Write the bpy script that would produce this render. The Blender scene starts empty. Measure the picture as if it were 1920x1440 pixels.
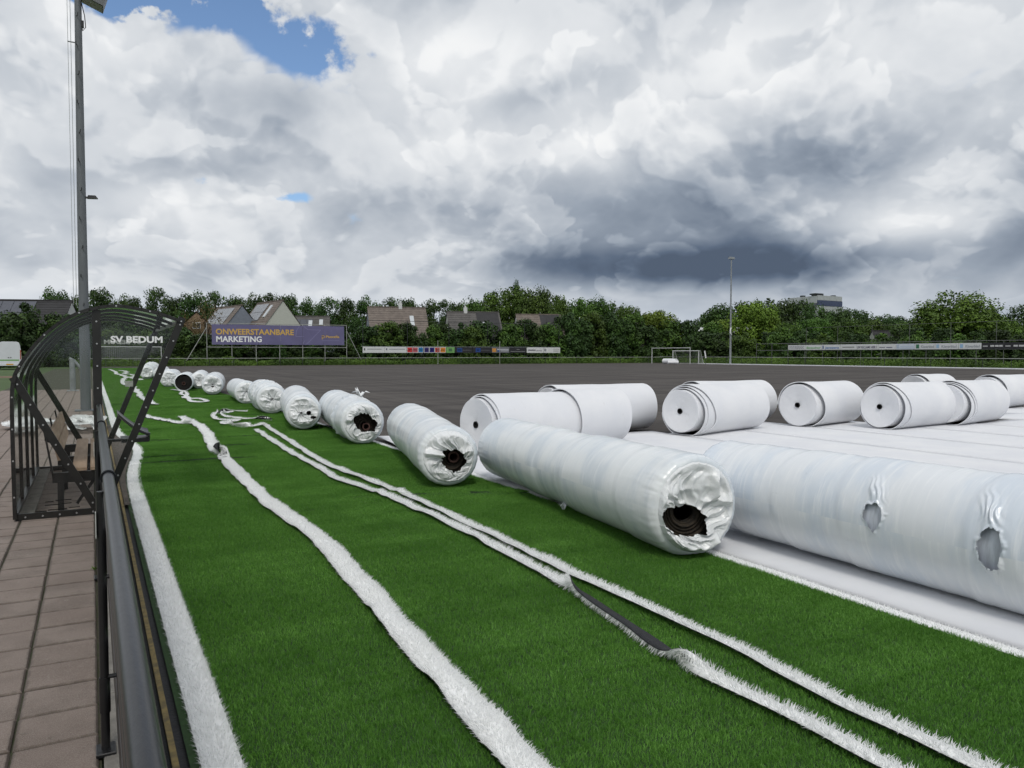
import bpy, math, random
import numpy as np
from mathutils import Vector, Matrix, noise as mnoise

S = bpy.context.scene
C = S.collection
R = math.radians
rng = np.random.default_rng(7)
random.seed(7)

# ------------------------------------------------------------------ camera
cam_d = bpy.data.cameras.new('camera')
cam = bpy.data.objects.new('camera', cam_d)
C.objects.link(cam)
cam.location = (0, 0, 1.58)
cam.rotation_euler = (R(90 - 2.25), 0, R(-28.5))
cam_d.sensor_width = 36
cam_d.lens = 36 * 1450 / 1920
cam_d.clip_start = 0.05
cam_d.clip_end = 6000
S.camera = cam
S.view_settings.view_transform = 'Standard'
S.view_settings.look = 'None'
S.view_settings.gamma = 1
S.view_settings.exposure = 0.12
S.cycles.use_denoising = True
S.cycles.use_adaptive_sampling = True
S.cycles.adaptive_threshold = 0.03
S.cycles.max_bounces = 8
S.cycles.transparent_max_bounces = 24
S.cycles.sample_clamp_indirect = 6

SUN_AZ, SUN_EL = 205.0, 50.0        # compass from +y clockwise, degrees


class NT:
    """small helper for wiring shader nodes"""
    def __init__(self, tree):
        self.t = tree
        self.n = tree.nodes
        self.l = tree.links

    def add(self, typ, **kw):
        nd = self.n.new(typ)
        for k, v in kw.items():
            setattr(nd, k, v)
        return nd

    def set(self, sock, v):
        if hasattr(v, 'is_linked'):
            self.l.new(v, sock)
        elif v is not None:
            sock.default_value = v

    def m(self, op, a, b=None, c=None, clamp=False):
        nd = self.add('ShaderNodeMath', operation=op, use_clamp=clamp)
        self.set(nd.inputs[0], a)
        if b is not None:
            self.set(nd.inputs[1], b)
        if c is not None:
            self.set(nd.inputs[2], c)
        return nd.outputs[0]

    def vm(self, op, a, b=None, scale=None):
        nd = self.add('ShaderNodeVectorMath', operation=op)
        self.set(nd.inputs[0], a)
        if b is not None:
            self.set(nd.inputs[1], b)
        if scale is not None:
            self.set(nd.inputs['Scale'], scale)
        return nd.outputs['Value'] if op in ('DOT_PRODUCT', 'LENGTH', 'DISTANCE') else nd.outputs[0]

    def mix(self, f, a, b, blend='MIX'):
        nd = self.add('ShaderNodeMix', data_type='RGBA', blend_type=blend)
        self.set(nd.inputs[0], f)
        self.set(nd.inputs[6], a)
        self.set(nd.inputs[7], b)
        return nd.outputs[2]

    def ramp(self, f, stops, interp='LINEAR'):
        nd = self.add('ShaderNodeValToRGB')
        cr = nd.color_ramp
        cr.interpolation = interp
        while len(cr.elements) < len(stops):
            cr.elements.new(0.5)
        for e, (p, c) in zip(cr.elements, stops):
            e.position = p
            e.color = c if len(c) == 4 else (*c, 1)
        self.set(nd.inputs[0], f)
        return nd.outputs[0]

    def smooth(self, v, a, b):
        nd = self.add('ShaderNodeMapRange', interpolation_type='SMOOTHSTEP')
        self.set(nd.inputs[0], v)
        nd.inputs[1].default_value = a
        nd.inputs[2].default_value = b
        return nd.outputs[0]

    def noise(self, vec, scale, detail=6, rough=0.55, dist=0.0, typ='FBM', dims='3D'):
        nd = self.add('ShaderNodeTexNoise', noise_dimensions=dims, noise_type=typ)
        if vec is not None:
            self.l.new(vec, nd.inputs['Vector'])
        nd.inputs['Scale'].default_value = scale
        nd.inputs['Detail'].default_value = detail
        nd.inputs['Roughness'].default_value = rough
        nd.inputs['Distortion'].default_value = dist
        return nd.outputs[0]

    def comb(self, x, y, z):
        nd = self.add('ShaderNodeCombineXYZ')
        for i, v in enumerate((x, y, z)):
            self.set(nd.inputs[i], v)
        return nd.outputs[0]

    def sep(self, v):
        nd = self.add('ShaderNodeSeparateXYZ')
        self.l.new(v, nd.inputs[0])
        return nd.outputs


# ------------------------------------------------------------------ world: broken cloud over a blue sky
W = bpy.data.worlds.new('World')
S.world = W
W.cycles.sampling_method = 'MANUAL'
W.cycles.sample_map_resolution = 256
W.use_nodes = True
k = NT(W.node_tree)
k.n.clear()
tc = k.add('ShaderNodeTexCoord').outputs['Generated']
d = k.vm('NORMALIZE', tc)
dx, dy, dz = k.sep(d)
az = k.m('ARCTAN2', dx, dy)                       # radians, clockwise from +y
el = k.m('ARCSINE', dz)
elp = k.m('MAXIMUM', el, 0.0)
# cloud domain: elevation is stretched near the horizon so that distant clouds lie flatter
ez = k.m('MULTIPLY', k.m('POWER', k.m('ADD', elp, 0.012), 0.66), 1.3)


def cdom(lift, seed=0.0):
    return k.comb(k.m('ADD', k.m('SINE', az), seed), k.m('COSINE', az), k.m('ADD', ez, lift))


def billow(lift, seed=0.0, warp=0.16):
    p = cdom(lift, seed)
    w = k.add('ShaderNodeTexNoise')
    k.l.new(p, w.inputs['Vector'])
    w.inputs['Scale'].default_value = 4.0
    w.inputs['Detail'].default_value = 5
    wv = k.vm('SCALE', k.vm('SUBTRACT', w.outputs['Color'], (0.5, 0.5, 0.5)), scale=warp)
    p2 = k.vm('ADD', p, wv)
    f = k.noise(p2, 3.0, 8, 0.5)
    pv = None
    for sc_, wt in ((5.5, 0.56), (12.0, 0.30), (25.0, 0.16), (51.0, 0.08)):     # rounded billows with sharp creases
        n_ = k.noise(p2, sc_, 0, 0.5)
        t_ = k.m('MULTIPLY', k.m('ABSOLUTE', k.m('SUBTRACT', n_, 0.5)), 2.0 * wt)
        pv = t_ if pv is None else k.m('ADD', pv, t_)
    return k.m('ADD', k.m('MULTIPLY', f, 0.9), k.m('MULTIPLY', pv, 0.55))


def blob(a0, e0, sa, se, rot=0.0):
    """smooth elliptical bump round azimuth a0, elevation e0 (degrees)"""
    da = k.m('SUBTRACT', az, R(a0))
    de = k.m('SUBTRACT', el, R(e0))
    if rot:
        c, s = math.cos(R(rot)), math.sin(R(rot))
        da, de = (k.m('ADD', k.m('MULTIPLY', da, c), k.m('MULTIPLY', de, s)),
                  k.m('SUBTRACT', k.m('MULTIPLY', de, c), k.m('MULTIPLY', da, s)))
    q = k.m('ADD', k.m('POWER', k.m('ABSOLUTE', k.m('DIVIDE', da, R(sa))), 2.0),
            k.m('POWER', k.m('ABSOLUTE', k.m('DIVIDE', de, R(se))), 2.0))
    return k.m('EXPONENT', k.m('MULTIPLY', q, -1.0))


def total(parts):
    r = None
    for wgt, b in parts:
        t = k.m('MULTIPLY', b, wgt)
        r = t if r is None else k.m('ADD', r, t)
    return r


h0 = billow(0.0)
h1 = billow(0.05)
big = k.noise(cdom(0.0, 3.7), 1.9, 4, 0.5)
big2 = k.noise(k.vm('ADD', cdom(0.10, 3.7), (0, 0, 0)), 3.2, 5, 0.5)
big3 = k.noise(k.vm('ADD', cdom(0.0, 3.7), (0, 0, 0)), 3.2, 5, 0.5)
rough_n = k.noise(cdom(0.0, 9.1), 9.0, 6, 0.6)
# light from above: thin above -> bright rim, thick above -> grey belly
rim = k.m('SUBTRACT', h0, h1)
L = k.m('ADD', 0.60, k.m('MULTIPLY', rim, 0.40))
L = k.m('ADD', L, k.m('MULTIPLY', k.m('SUBTRACT', big3, big2), 0.50))
L = k.m('ADD', L, k.m('MULTIPLY', k.m('SUBTRACT', big, 0.5), 0.22))
# wobble the positions of the large cloud masses with the cloud noise itself
wob = k.m('ADD', 0.25, k.m('MULTIPLY', h0, 1.15))
dark = total([(0.54, blob(41.0, 6.2, 14.0, 1.7)), (0.33, blob(40, 9.6, 14.0, 3.4)), (0.10, blob(50, 6.0, 9.0, 2.0)),
              (0.15, blob(52, 13.4, 10.0, 2.0, 8)), (0.26, blob(64.0, 7.0, 5.0, 8.0)),
              (0.17, blob(12.5, 17.0, 6.5, 1.8)), (0.10, blob(5, 5.6, 9.0, 1.0)),
              (0.17, blob(30.0, 18.3, 4.0, 0.9, 14)), (0.10, blob(50, 24, 10, 1.8)),
              (0.10, blob(22.5, 9.5, 5.0, 2.2)), (0.09, blob(9, 13, 5, 1.2))])
L = k.m('SUBTRACT', L, k.m('MULTIPLY', dark, wob))
lite = total([(0.24, blob(25.0, 20.5, 5.5, 2.6)), (0.14, blob(1.0, 19.5, 4.5, 2.4)),
              (0.16, blob(3.5, 10.0, 4.5, 1.5)), (0.10, blob(46, 19, 10, 3.0)),
              (0.30, blob(57.0, 8.6, 4.0, 1.2)), (0.14, blob(33.0, 14.6, 3.5, 1.8)),
              (0.12, blob(17, 12.6, 5, 1.2)), (0.08, blob(8, 20.0, 5, 1.4))])
L = k.m('ADD', L, k.m('MULTIPLY', lite, wob))
# nearer cumulus heads: a crisp bright upper edge that greys towards the body
hB = billow(0.0, 5.3)
hB1 = billow(0.05, 5.3)
for ha, hb_, th_, amt in ((h0, h1, 0.565, 0.125), (hB, hB1, 0.585, 0.145)):
    rimx = k.m('SUBTRACT', ha, hb_)
    edge = k.smooth(ha, th_ - 0.012, th_ + 0.022)
    topm = k.smooth(rimx, -0.05, 0.07)
    body = k.m('MULTIPLY', k.m('MAXIMUM', k.m('SUBTRACT', ha, th_), 0.0), -0.60)
    gain = k.m('MULTIPLY', k.m('ADD', k.m('MULTIPLY', topm, amt), body), k.m('ADD', 0.35, k.m('MULTIPLY', L, 1.0)))
    L = k.m('ADD', L, k.m('MULTIPLY', edge, k.m('MULTIPLY', gain, k.smooth(el, R(2.0), R(6.0)))))
over = k.m('MAXIMUM', k.m('SUBTRACT', L, 0.60), 0.0)
L = k.m('SUBTRACT', L, k.m('MULTIPLY', over, 0.42))
L = k.m('MINIMUM', k.m('MAXIMUM', L, 0.10), 0.90)
cloud_col = k.ramp(L, [(0.0, (0.04, 0.055, 0.085)), (0.16, (0.105, 0.14, 0.20)), (0.36, (0.29, 0.335, 0.40)),
                       (0.56, (0.53, 0.565, 0.61)), (0.76, (0.79, 0.805, 0.82)), (1.0, (1.0, 0.985, 0.96))])
# clear sky
sky = k.add('ShaderNodeTexSky', sky_type='NISHITA', sun_disc=False, sun_elevation=R(SUN_EL),
            sun_rotation=R(SUN_AZ), altitude=5, air_density=1.0, dust_density=1.0, ozone_density=1.6)
blue = k.vm('MULTIPLY', sky.outputs[0], (0.105, 0.115, 0.125))
# gaps in the cloud
gap = total([(0.24, blob(6.0, 22.6, 8.0, 2.2)), (0.50, blob(0.0, 23.2, 5.0, 1.7)), (0.30, blob(2.2, 22.0, 2.0, 2.0)), (0.36, blob(8.0, 23.4, 3.4, 1.3)), (0.36, blob(14.5, 20.6, 4.0, 1.8)),
             (0.30, blob(12.0, 10.9, 2.8, 0.6)), (0.22, blob(7.0, 11.8, 1.4, 0.9)), (0.14, blob(2.0, 3.2, 12.0, 1.3))])
gap = k.m('MULTIPLY', gap, k.m('ADD', 0.25, k.m('MULTIPLY', k.smooth(rough_n, 0.36, 0.58), 1.05)))
cover = k.m('SUBTRACT', k.m('ADD', h0, k.m('MULTIPLY', k.m('SUBTRACT', rough_n, 0.5), 0.10)), gap)
cover = k.m('ADD', cover, k.m('MULTIPLY', k.m('SUBTRACT', 0.55, big), 0.15))
alpha = k.smooth(cover, 0.24, 0.38)
col = k.mix(alpha, blue, cloud_col)
# low band: far cloud merges into a pale even layer above the horizon
lowf = k.smooth(el, R(5.0), R(0.6))
pale = k.mix(k.smooth(az, R(18), R(52)), (0.50, 0.575, 0.68, 1), (0.42, 0.475, 0.55, 1))
col = k.mix(k.m('MULTIPLY', lowf, 0.72), col, pale)
bg = k.add('ShaderNodeBackground')
k.l.new(col, bg.inputs[0])
bg.inputs[1].default_value = 1.0
k.l.new(bg.outputs[0], k.add('ShaderNodeOutputWorld').inputs[0])

sun_d = bpy.data.lights.new('sun', 'SUN')
sun_d.energy = 1.3
sun_d.angle = R(14)
sun_d.color = (1.0, 0.96, 0.9)
sun = bpy.data.objects.new('sun', sun_d)
C.objects.link(sun)
sv = Vector((math.sin(R(SUN_AZ)) * math.cos(R(SUN_EL)), math.cos(R(SUN_AZ)) * math.cos(R(SUN_EL)), math.sin(R(SUN_EL))))
sun.rotation_euler = sv.to_track_quat('Z', 'Y').to_euler()
sun.location = sv * 50

# ------------------------------------------------------------------ helpers
def tag(o, label=None, cat=None, group=None, kind=None):
    if label:
        o['label'] = label
    if cat:
        o['category'] = cat
    if group:
        o['group'] = group
    if kind:
        o['kind'] = kind
    return o


def thing(name, label, cat, loc=(0, 0, 0), rz=0.0, group=None):
    o = bpy.data.objects.new(name, None)
    o.empty_display_size = 0.2
    C.objects.link(o)
    o.location = loc
    o.rotation_euler = (0, 0, rz)
    return tag(o, label, cat, group)


def link(name, me, parent=None):
    o = bpy.data.objects.new(name, me)
    C.objects.link(o)
    if parent is not None:
        o.parent = parent
    return o


def shade(me, smooth):
    if smooth:
        me.polygons.foreach_set('use_smooth', np.ones(len(me.polygons), bool))


def fast_mesh(name, V, quads=None, tris=None, mat=None, smooth=False):
    """mesh from numpy arrays"""
    me = bpy.data.meshes.new(name)
    V = np.asarray(V, np.float32)
    nq = 0 if quads is None else len(quads)
    nt = 0 if tris is None else len(tris)
    loops = []
    if nq:
        loops.append(np.asarray(quads, np.int32).ravel())
    if nt:
        loops.append(np.asarray(tris, np.int32).ravel())
    loops = np.concatenate(loops)
    me.vertices.add(len(V))
    me.vertices.foreach_set('co', V.ravel())
    me.loops.add(len(loops))
    me.loops.foreach_set('vertex_index', loops)
    me.polygons.add(nq + nt)
    st = np.concatenate([np.arange(nq) * 4, nq * 4 + np.arange(nt) * 3]).astype(np.int32)
    me.polygons.foreach_set('loop_start', st)
    me.polygons.foreach_set('loop_total', np.concatenate([np.full(nq, 4), np.full(nt, 3)]).astype(np.int32))
    if smooth:
        me.polygons.foreach_set('use_smooth', np.ones(nq + nt, bool))
    me.update(calc_edges=True)
    me.validate()
    if mat is not None:
        me.materials.append(mat)
    return me


class MB:
    """collects simple shapes into one mesh"""
    def __init__(self):
        self.v = []
        self.f = []

    def _add(self, vs, fs):
        n = len(self.v)
        self.v += [tuple(p) for p in vs]
        self.f += [tuple(i + n for i in f) for f in fs]
        return self

    def box(self, x0, x1, y0, y1, z0, z1):
        vs = [(x, y, z) for z in (z0, z1) for y in (y0, y1) for x in (x0, x1)]
        return self._add(vs, [(0, 2, 3, 1), (4, 5, 7, 6), (0, 1, 5, 4), (2, 6, 7, 3), (0, 4, 6, 2), (1, 3, 7, 5)])

    def bevbox(self, x0, x1, y0, y1, z0, z1, b):
        """box whose top edges are chamfered"""
        vs = [(x0, y0, z0), (x1, y0, z0), (x1, y1, z0), (x0, y1, z0),
              (x0, y0, z1 - b), (x1, y0, z1 - b), (x1, y1, z1 - b), (x0, y1, z1 - b),
              (x0 + b, y0 + b, z1), (x1 - b, y0 + b, z1), (x1 - b, y1 - b, z1), (x0 + b, y1 - b, z1)]
        fs = [(3, 2, 1, 0), (8, 9, 10, 11)]
        for i in range(4):
            j = (i + 1) % 4
            fs += [(i, j, 4 + j, 4 + i), (4 + i, 4 + j, 8 + j, 8 + i)]
        return self._add(vs, fs)

    def bar(self, p, q, w, h, up=(0, 0, 1)):
        """rectangular bar from p to q"""
        p, q = Vector(p), Vector(q)
        t = (q - p).normalized()
        s = t.cross(Vector(up))
        if s.length < 1e-4:
            s = t.cross(Vector((1, 0, 0)))
        s.normalize()
        u = s.cross(t)
        vs = []
        for c in (p, q):
            for a, b in ((-1, -1), (1, -1), (1, 1), (-1, 1)):
                vs.append(c + s * (a * w / 2) + u * (b * h / 2))
        return self._add(vs, [(3, 2, 1, 0), (4, 5, 6, 7)] + [(i, (i + 1) % 4, 4 + (i + 1) % 4, 4 + i) for i in range(4)])

    def tube(self, pts, r, n=10, cap=True):
        """round tube through points; r scalar or list"""
        pts = [Vector(p) for p in pts]
        rs = r if isinstance(r, (list, tuple)) else [r] * len(pts)
        vs, fs = [], []
        prev = None
        for i, p in enumerate(pts):
            t = (pts[min(i + 1, len(pts) - 1)] - pts[max(i - 1, 0)]).normalized()
            a = prev if prev is not None else (Vector((0, 0, 1)) if abs(t.z) < 0.9 else Vector((1, 0, 0)))
            s = (a - t * a.dot(t)).normalized()
            prev = s
            u = t.cross(s)
            for j in range(n):
                c = 2 * math.pi * j / n
                vs.append(p + (s * math.cos(c) + u * math.sin(c)) * rs[i])
        for i in range(len(pts) - 1):
            for j in range(n):
                a, b = i * n + j, i * n + (j + 1) % n
                fs.append((a, b, b + n, a + n))
        if cap:
            fs.append(tuple(range(n - 1, -1, -1)))
            fs.append(tuple((len(pts) - 1) * n + j for j in range(n)))
        return self._add(vs, fs)

    def poly(self, vs, fs):
        return self._add(vs, fs)

    def prism(self, pts, axis, a, b):
        """extrude a 2-D outline along an axis ('x','y','z') from a to b"""
        n = len(pts)
        def mk(p, d):
            return {'x': (d, p[0], p[1]), 'y': (p[0], d, p[1]), 'z': (p[0], p[1], d)}[axis]
        vs = [mk(p, a) for p in pts] + [mk(p, b) for p in pts]
        fs = [tuple(range(n)), tuple(range(2 * n - 1, n - 1, -1))]
        fs += [(i, n + i, n + (i + 1) % n, (i + 1) % n) for i in range(n)]
        return self._add(vs, fs)

    def mesh(self, name, mat, smooth=False):
        me = bpy.data.meshes.new(name)
        me.from_pydata(self.v, [], self.f)
        import bmesh
        bm = bmesh.new()
        bm.from_mesh(me)
        bmesh.ops.recalc_face_normals(bm, faces=bm.faces)
        bm.to_mesh(me)
        bm.free()
        if smooth:
            shade(me, True)
            me.set_sharp_from_angle(angle=R(40))
        if mat is not None:
            me.materials.append(mat)
        return me

    def build(self, name, mat, parent=None, smooth=False):
        return link(name, self.mesh(name, mat, smooth), parent)


def hash3(ix, iy, iz, seed):
    h = (ix.astype(np.int64) * 374761393 + iy.astype(np.int64) * 668265263 + iz.astype(np.int64) * 2147483647 + seed * 1274126177) & 0xffffffff
    h = ((h ^ (h >> 13)) * 1274126177) & 0xffffffff
    h = h ^ (h >> 16)
    return (h & 0xffff) / 65535.0 * 2 - 1


def vnoise(P, seed=0):
    """3-D value noise in -1..1 for an (n,3) array"""
    P = np.asarray(P, float)
    i = np.floor(P).astype(np.int64)
    f = P - i
    f = f * f * f * (f * (f * 6 - 15) + 10)
    r = 0
    for a in (0, 1):
        for b in (0, 1):
            for c in (0, 1):
                w = (f[:, 0] if a else 1 - f[:, 0]) * (f[:, 1] if b else 1 - f[:, 1]) * (f[:, 2] if c else 1 - f[:, 2])
                r = r + w * hash3(i[:, 0] + a, i[:, 1] + b, i[:, 2] + c, seed)
    return r


def fbm(P, seed=0, octv=4, gain=0.5):
    r, a, t = 0, 1.0, 0
    P = np.asarray(P, float)
    for o in range(octv):
        r = r + a * vnoise(P * 2 ** o + o * 17.3, seed + o)
        t += a
        a *= gain
    return r / t


def ridged(P, seed=0, octv=3, gain=0.5):
    """sharp creases: 1 on the crease, 0 away from it"""
    r, a, t = 0, 1.0, 0
    P = np.asarray(P, float)
    for o in range(octv):
        r = r + a * (1 - np.minimum(1, np.abs(vnoise(P * 2 ** o + o * 11.7, seed + o)) * 2.2))
        t += a
        a *= gain
    return r / t


# ------------------------------------------------------------------ materials
MATS = {}


def material(name, col, rough=0.6, var=0.0, vscale=6.0, col2=None, bump=0.0, bscale=40.0, metal=0.0, spec=0.5,
             stretch=(1, 1, 1), coords='Object', detail=5):
    if name in MATS:
        return MATS[name]
    m = bpy.data.materials.new(name)
    m.use_nodes = True
    q = NT(m.node_tree)
    p = q.n['Principled BSDF']
    p.inputs['Roughness'].default_value = rough
    p.inputs['Metallic'].default_value = metal
    p.inputs['Specular IOR Level'].default_value = spec
    p.inputs['Base Color'].default_value = (*col, 1)
    if var or bump:
        tcn = q.add('ShaderNodeTexCoord').outputs[coords] if coords != 'Position' else q.add('ShaderNodeNewGeometry').outputs['Position']
        vec = q.vm('MULTIPLY', tcn, stretch)
        if var:
            f = q.noise(vec, vscale, detail, 0.6)
            f = q.smooth(f, 0.5 - 0.22, 0.5 + 0.22)
            c2 = col2 if col2 else tuple(max(0, c * (1 - var)) for c in col)
            q.l.new(q.mix(f, (*c2, 1), (*col, 1)), p.inputs['Base Color'])
        if bump:
            b = q.add('ShaderNodeBump')
            b.inputs['Strength'].default_value = bump
            b.inputs['Distance'].default_value = 0.02
            q.l.new(q.noise(vec, bscale, 4, 0.6), b.inputs['Height'])
            q.l.new(b.outputs[0], p.inputs['Normal'])
    MATS[name] = m
    return m


def M(name):
    return MATS[name]


material('black_paint', (0.012, 0.012, 0.013), 0.35, 0.4, 8, bump=0.05, bscale=60)
material('black_rubber', (0.016, 0.016, 0.018), 0.7, 0.5, 14, bump=0.3, bscale=70)
material('backing', (0.02, 0.021, 0.024), 0.75, 0.5, 30, bump=0.5, bscale=120)
material('galv', (0.30, 0.32, 0.33), 0.5, 0.3, 3, metal=0.35, bump=0.04)
material('pole_grey', (0.13, 0.142, 0.152), 0.5, 0.25, 2.5, bump=0.05, stretch=(1, 1, .3))
material('light_metal', (0.42, 0.44, 0.43), 0.5, 0.25, 2.0, metal=0.2)
material('white_paint', (0.72, 0.73, 0.72), 0.45, 0.12, 3)
material('white_letter', (0.80, 0.81, 0.80), 0.5)
material('dark_void', (0.004, 0.004, 0.004), 0.9)
material('card_tube', (0.11, 0.055, 0.045), 0.8, 0.3, 12)
material('white_base', (0.88, 0.885, 0.88), 0.8)
material('screw', (0.5, 0.5, 0.5), 0.35, metal=0.8)


# ------------------------------------------------------------------ ground
FOLDS = [(12.1, 0.05, 0.4, 2.2, 0.10, 0.030), (12.9, -0.04, 0.4, 1.9, 0.09, 0.026), (13.7, 0.03, 0.5, 2.4, 0.10, 0.024), (9.4, -0.45, 2.6, 4.3, 0.10, 0.030), (15.3, 0.02, 0.4, 3.0, 0.12, 0.022),
         (17.2, 0.05, 0.6, 3.4, 0.12, 0.020), (20.5, -0.03, 1.5, 4.0, 0.14, 0.030), (24.0, 0.02, 1.0, 3.6, 0.15, 0.028), (7.6, 0.1, 1.7, 2.9, 0.10, 0.014)]


def turf_h(x, y):
    """height of the loose turf carpet: low folds that run across it"""
    P = np.stack([np.asarray(x) * 0.35, np.asarray(y) * 1.5, np.zeros_like(np.asarray(x, float))], 1)
    a = vnoise(P, 31) * 0.010 + vnoise(P * [1.3, 2.7, 1], 32) * 0.007
    big = vnoise(np.stack([np.asarray(x) * 0.2, np.asarray(y) * 0.25, np.zeros_like(np.asarray(x, float))], 1), 35)
    amp = 0.45 + 0.75 * np.clip((np.asarray(y) - 5) / 8, 0, 1)
    h = 0.02 + a * amp * (0.8 + 0.6 * big)
    x_, y_ = np.asarray(x, float), np.asarray(y, float)
    for y0, sl, xa, xb, w, am in FOLDS:
        win = 1 / (1 + np.exp(-(x_ - xa) * 8)) - 1 / (1 + np.exp(-(x_ - xb) * 8))
        h = h + am * win * np.exp(-((y_ - y0 - sl * x_ - 0.05 * np.sin(x_ * 3 + y0)) / w) ** 2)
    return h


def sheet(name, x0, x1, y0, y1, z, mat, parent=None):
    me = bpy.data.meshes.new(name)
    me.from_pydata([(x0, y0, z), (x1, y0, z), (x1, y1, z), (x0, y1, z)], [], [(0, 1, 2, 3)])
    me.materials.append(mat)
    return link(name, me, parent)


material('rough_grass', (0.062, 0.105, 0.022), 0.9, 0.5, 0.35, col2=(0.035, 0.07, 0.014), bump=0.6, bscale=9, coords='Position', detail=8)
gm = 3000.0
tag(sheet('ground', -gm, gm, -gm, gm, -0.06, M('rough_grass')), kind='structure')

# dark porous base layer of the stripped pitch
bm_ = bpy.data.materials.new('pitch_base')
bm_.use_nodes = True
q = NT(bm_.node_tree)
p = q.n['Principled BSDF']
pos = q.add('ShaderNodeNewGeometry').outputs['Position']
n1 = q.noise(q.vm('MULTIPLY', pos, (0.09, 0.55, 1)), 1.0, 6, 0.6)
n2 = q.noise(pos, 38.0, 3, 0.7)
n3 = q.noise(q.vm('MULTIPLY', pos, (1.3, 0.05, 1)), 1.0, 5, 0.65, 0.4)
f = q.m('ADD', q.m('MULTIPLY', n1, 0.6), q.m('MULTIPLY', n3, 0.4))
c = q.mix(q.smooth(f, 0.36, 0.64), (0.052, 0.046, 0.043, 1), (0.118, 0.106, 0.097, 1))
c = q.mix(q.m('MULTIPLY', q.smooth(n2, 0.35, 0.65), 0.5), c, (0.045, 0.041, 0.039, 1))
q.l.new(c, p.inputs['Base Color'])
p.inputs['Roughness'].default_value = 0.95
p.inputs['Specular IOR Level'].default_value = 0.2
bp = q.add('ShaderNodeBump')
bp.inputs['Strength'].default_value = 0.7
bp.inputs['Distance'].default_value = 0.01
q.l.new(n2, bp.inputs['Height'])
q.l.new(bp.outputs[0], p.inputs['Normal'])
MATS['pitch_base'] = bm_
tag(sheet('pitch_base', 0.15, 85.5, -14, 106.5, -0.03, bm_), kind='structure')
# verge between pitch and far fence
material('verge', (0.10, 0.115, 0.035), 0.95, 0.5, 0.6, col2=(0.055, 0.07, 0.02), bump=0.8, bscale=14, coords='Position')
tag(sheet('verge', 0.15, 90, 106.5, 111.5, -0.045, M('verge')), kind='structure')

# paving of square concrete flags
PIT = 0.31
pm = bpy.data.materials.new('flagstone')
pm.use_nodes = True
q = NT(pm.node_tree)
p = q.n['Principled BSDF']
pos = q.add('ShaderNodeNewGeometry').outputs['Position']
rnd = q.add('ShaderNodeObjectInfo').outputs['Random']
blot = q.noise(pos, 3.2, 6, 0.65)
grit = q.noise(pos, 210.0, 2, 0.8)
lich = q.noise(q.vm('ADD', pos, (5.2, 1.1, 0)), 17.0, 4, 0.6)
c = q.mix(q.smooth(blot, 0.34, 0.66), (0.148, 0.115, 0.095, 1), (0.232, 0.188, 0.160, 1))
c = q.mix(q.m('MULTIPLY', rnd, 0.55), c, (0.198, 0.148, 0.122, 1))
c = q.mix(q.m('MULTIPLY', q.smooth(grit, 0.42, 0.68), 0.55), c, (0.34, 0.305, 0.28, 1))
c = q.mix(q.m('MULTIPLY', q.smooth(lich, 0.66, 0.72), 0.7), c, (0.33, 0.31, 0.27, 1))
c = q.mix(q.m('MULTIPLY', q.smooth(lich, 0.36, 0.28), 0.35), c, (0.055, 0.052, 0.036, 1))
obx, oby, obz = q.sep(q.add('ShaderNodeTexCoord').outputs['Object'])
rim_ = q.m('MAXIMUM', q.m('ABSOLUTE', obx), q.m('ABSOLUTE', oby))
rim_ = q.m('ADD', rim_, q.m('MULTIPLY', q.m('SUBTRACT', lich, 0.5), 0.030))
c = q.mix(q.m('MULTIPLY', q.m('MULTIPLY', q.smooth(rim_, 0.132, 0.150), q.m('LESS_THAN', rim_, 0.20)), 0.6), c, (0.045, 0.037, 0.028, 1))
q.l.new(c, p.inputs['Base Color'])
p.inputs['Roughness'].default_value = 0.85
bp = q.add('ShaderNodeBump')
bp.inputs['Strength'].default_value = 0.5
bp.inputs['Distance'].default_value = 0.004
q.l.new(q.m('ADD', grit, blot), bp.inputs['Height'])
q.l.new(bp.outputs[0], p.inputs['Normal'])
MATS['flagstone'] = pm
material('joint_sand', (0.060, 0.049, 0.036), 0.95, 0.5, 25, col2=(0.03, 0.042, 0.014), coords='Position')
pav = sheet('paving', -3.4, 0.005, -4, 92, -0.012, M('joint_sand'))
tag(pav, kind='structure')


def slab_mesh(i):
    g = random.Random(100 + i)
    j = lambda: g.uniform(-0.0015, 0.0015)
    hw = PIT / 2 - 0.0065
    hx_ = hw + 0.0025
    b = MB().bevbox(-hx_ + j(), hx_ + j(), -hw + j(), hw + j(), -0.05, 0.0, 0.008)
    return b.mesh('slab', pm)


slabs = [slab_mesh(i) for i in range(6)]
X0, Y0 = -0.002, 3.60
far = MB()
ns = 0
for ci in range(11):
    for ri in range(-10, 115):
        x = X0 - PIT * (ci + 0.5)
        y = Y0 + PIT * (ri + 0.5)
        near = y < 11.5 and y > 2.6 and x > -0.14 * y - 0.25
        dz = random.gauss(0, 0.0016)
        if near:
            o = link('slab', slabs[(ci * 7 + ri * 3) % 6], pav)
            o.location = (x, y, dz)
            o.rotation_euler = (random.gauss(0, 0.004), random.gauss(0, 0.004), random.gauss(0, 0.003))
            ns += 1
        else:
            far.bevbox(x - .149, x + .149, y - .149, y + .149, -0.04, dz, 0.008)
o = far.build('far_slabs', pm, pav)
o['kind'] = 'stuff'
# earth path and pale strip crossing the grass beyond
material('earth', (0.20, 0.125, 0.075), 0.95, 0.4, 0.8, coords='Position')
tag(sheet('path', -60, -3.6, 62, 66.5, -0.052, M('earth')), kind='structure')
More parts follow.
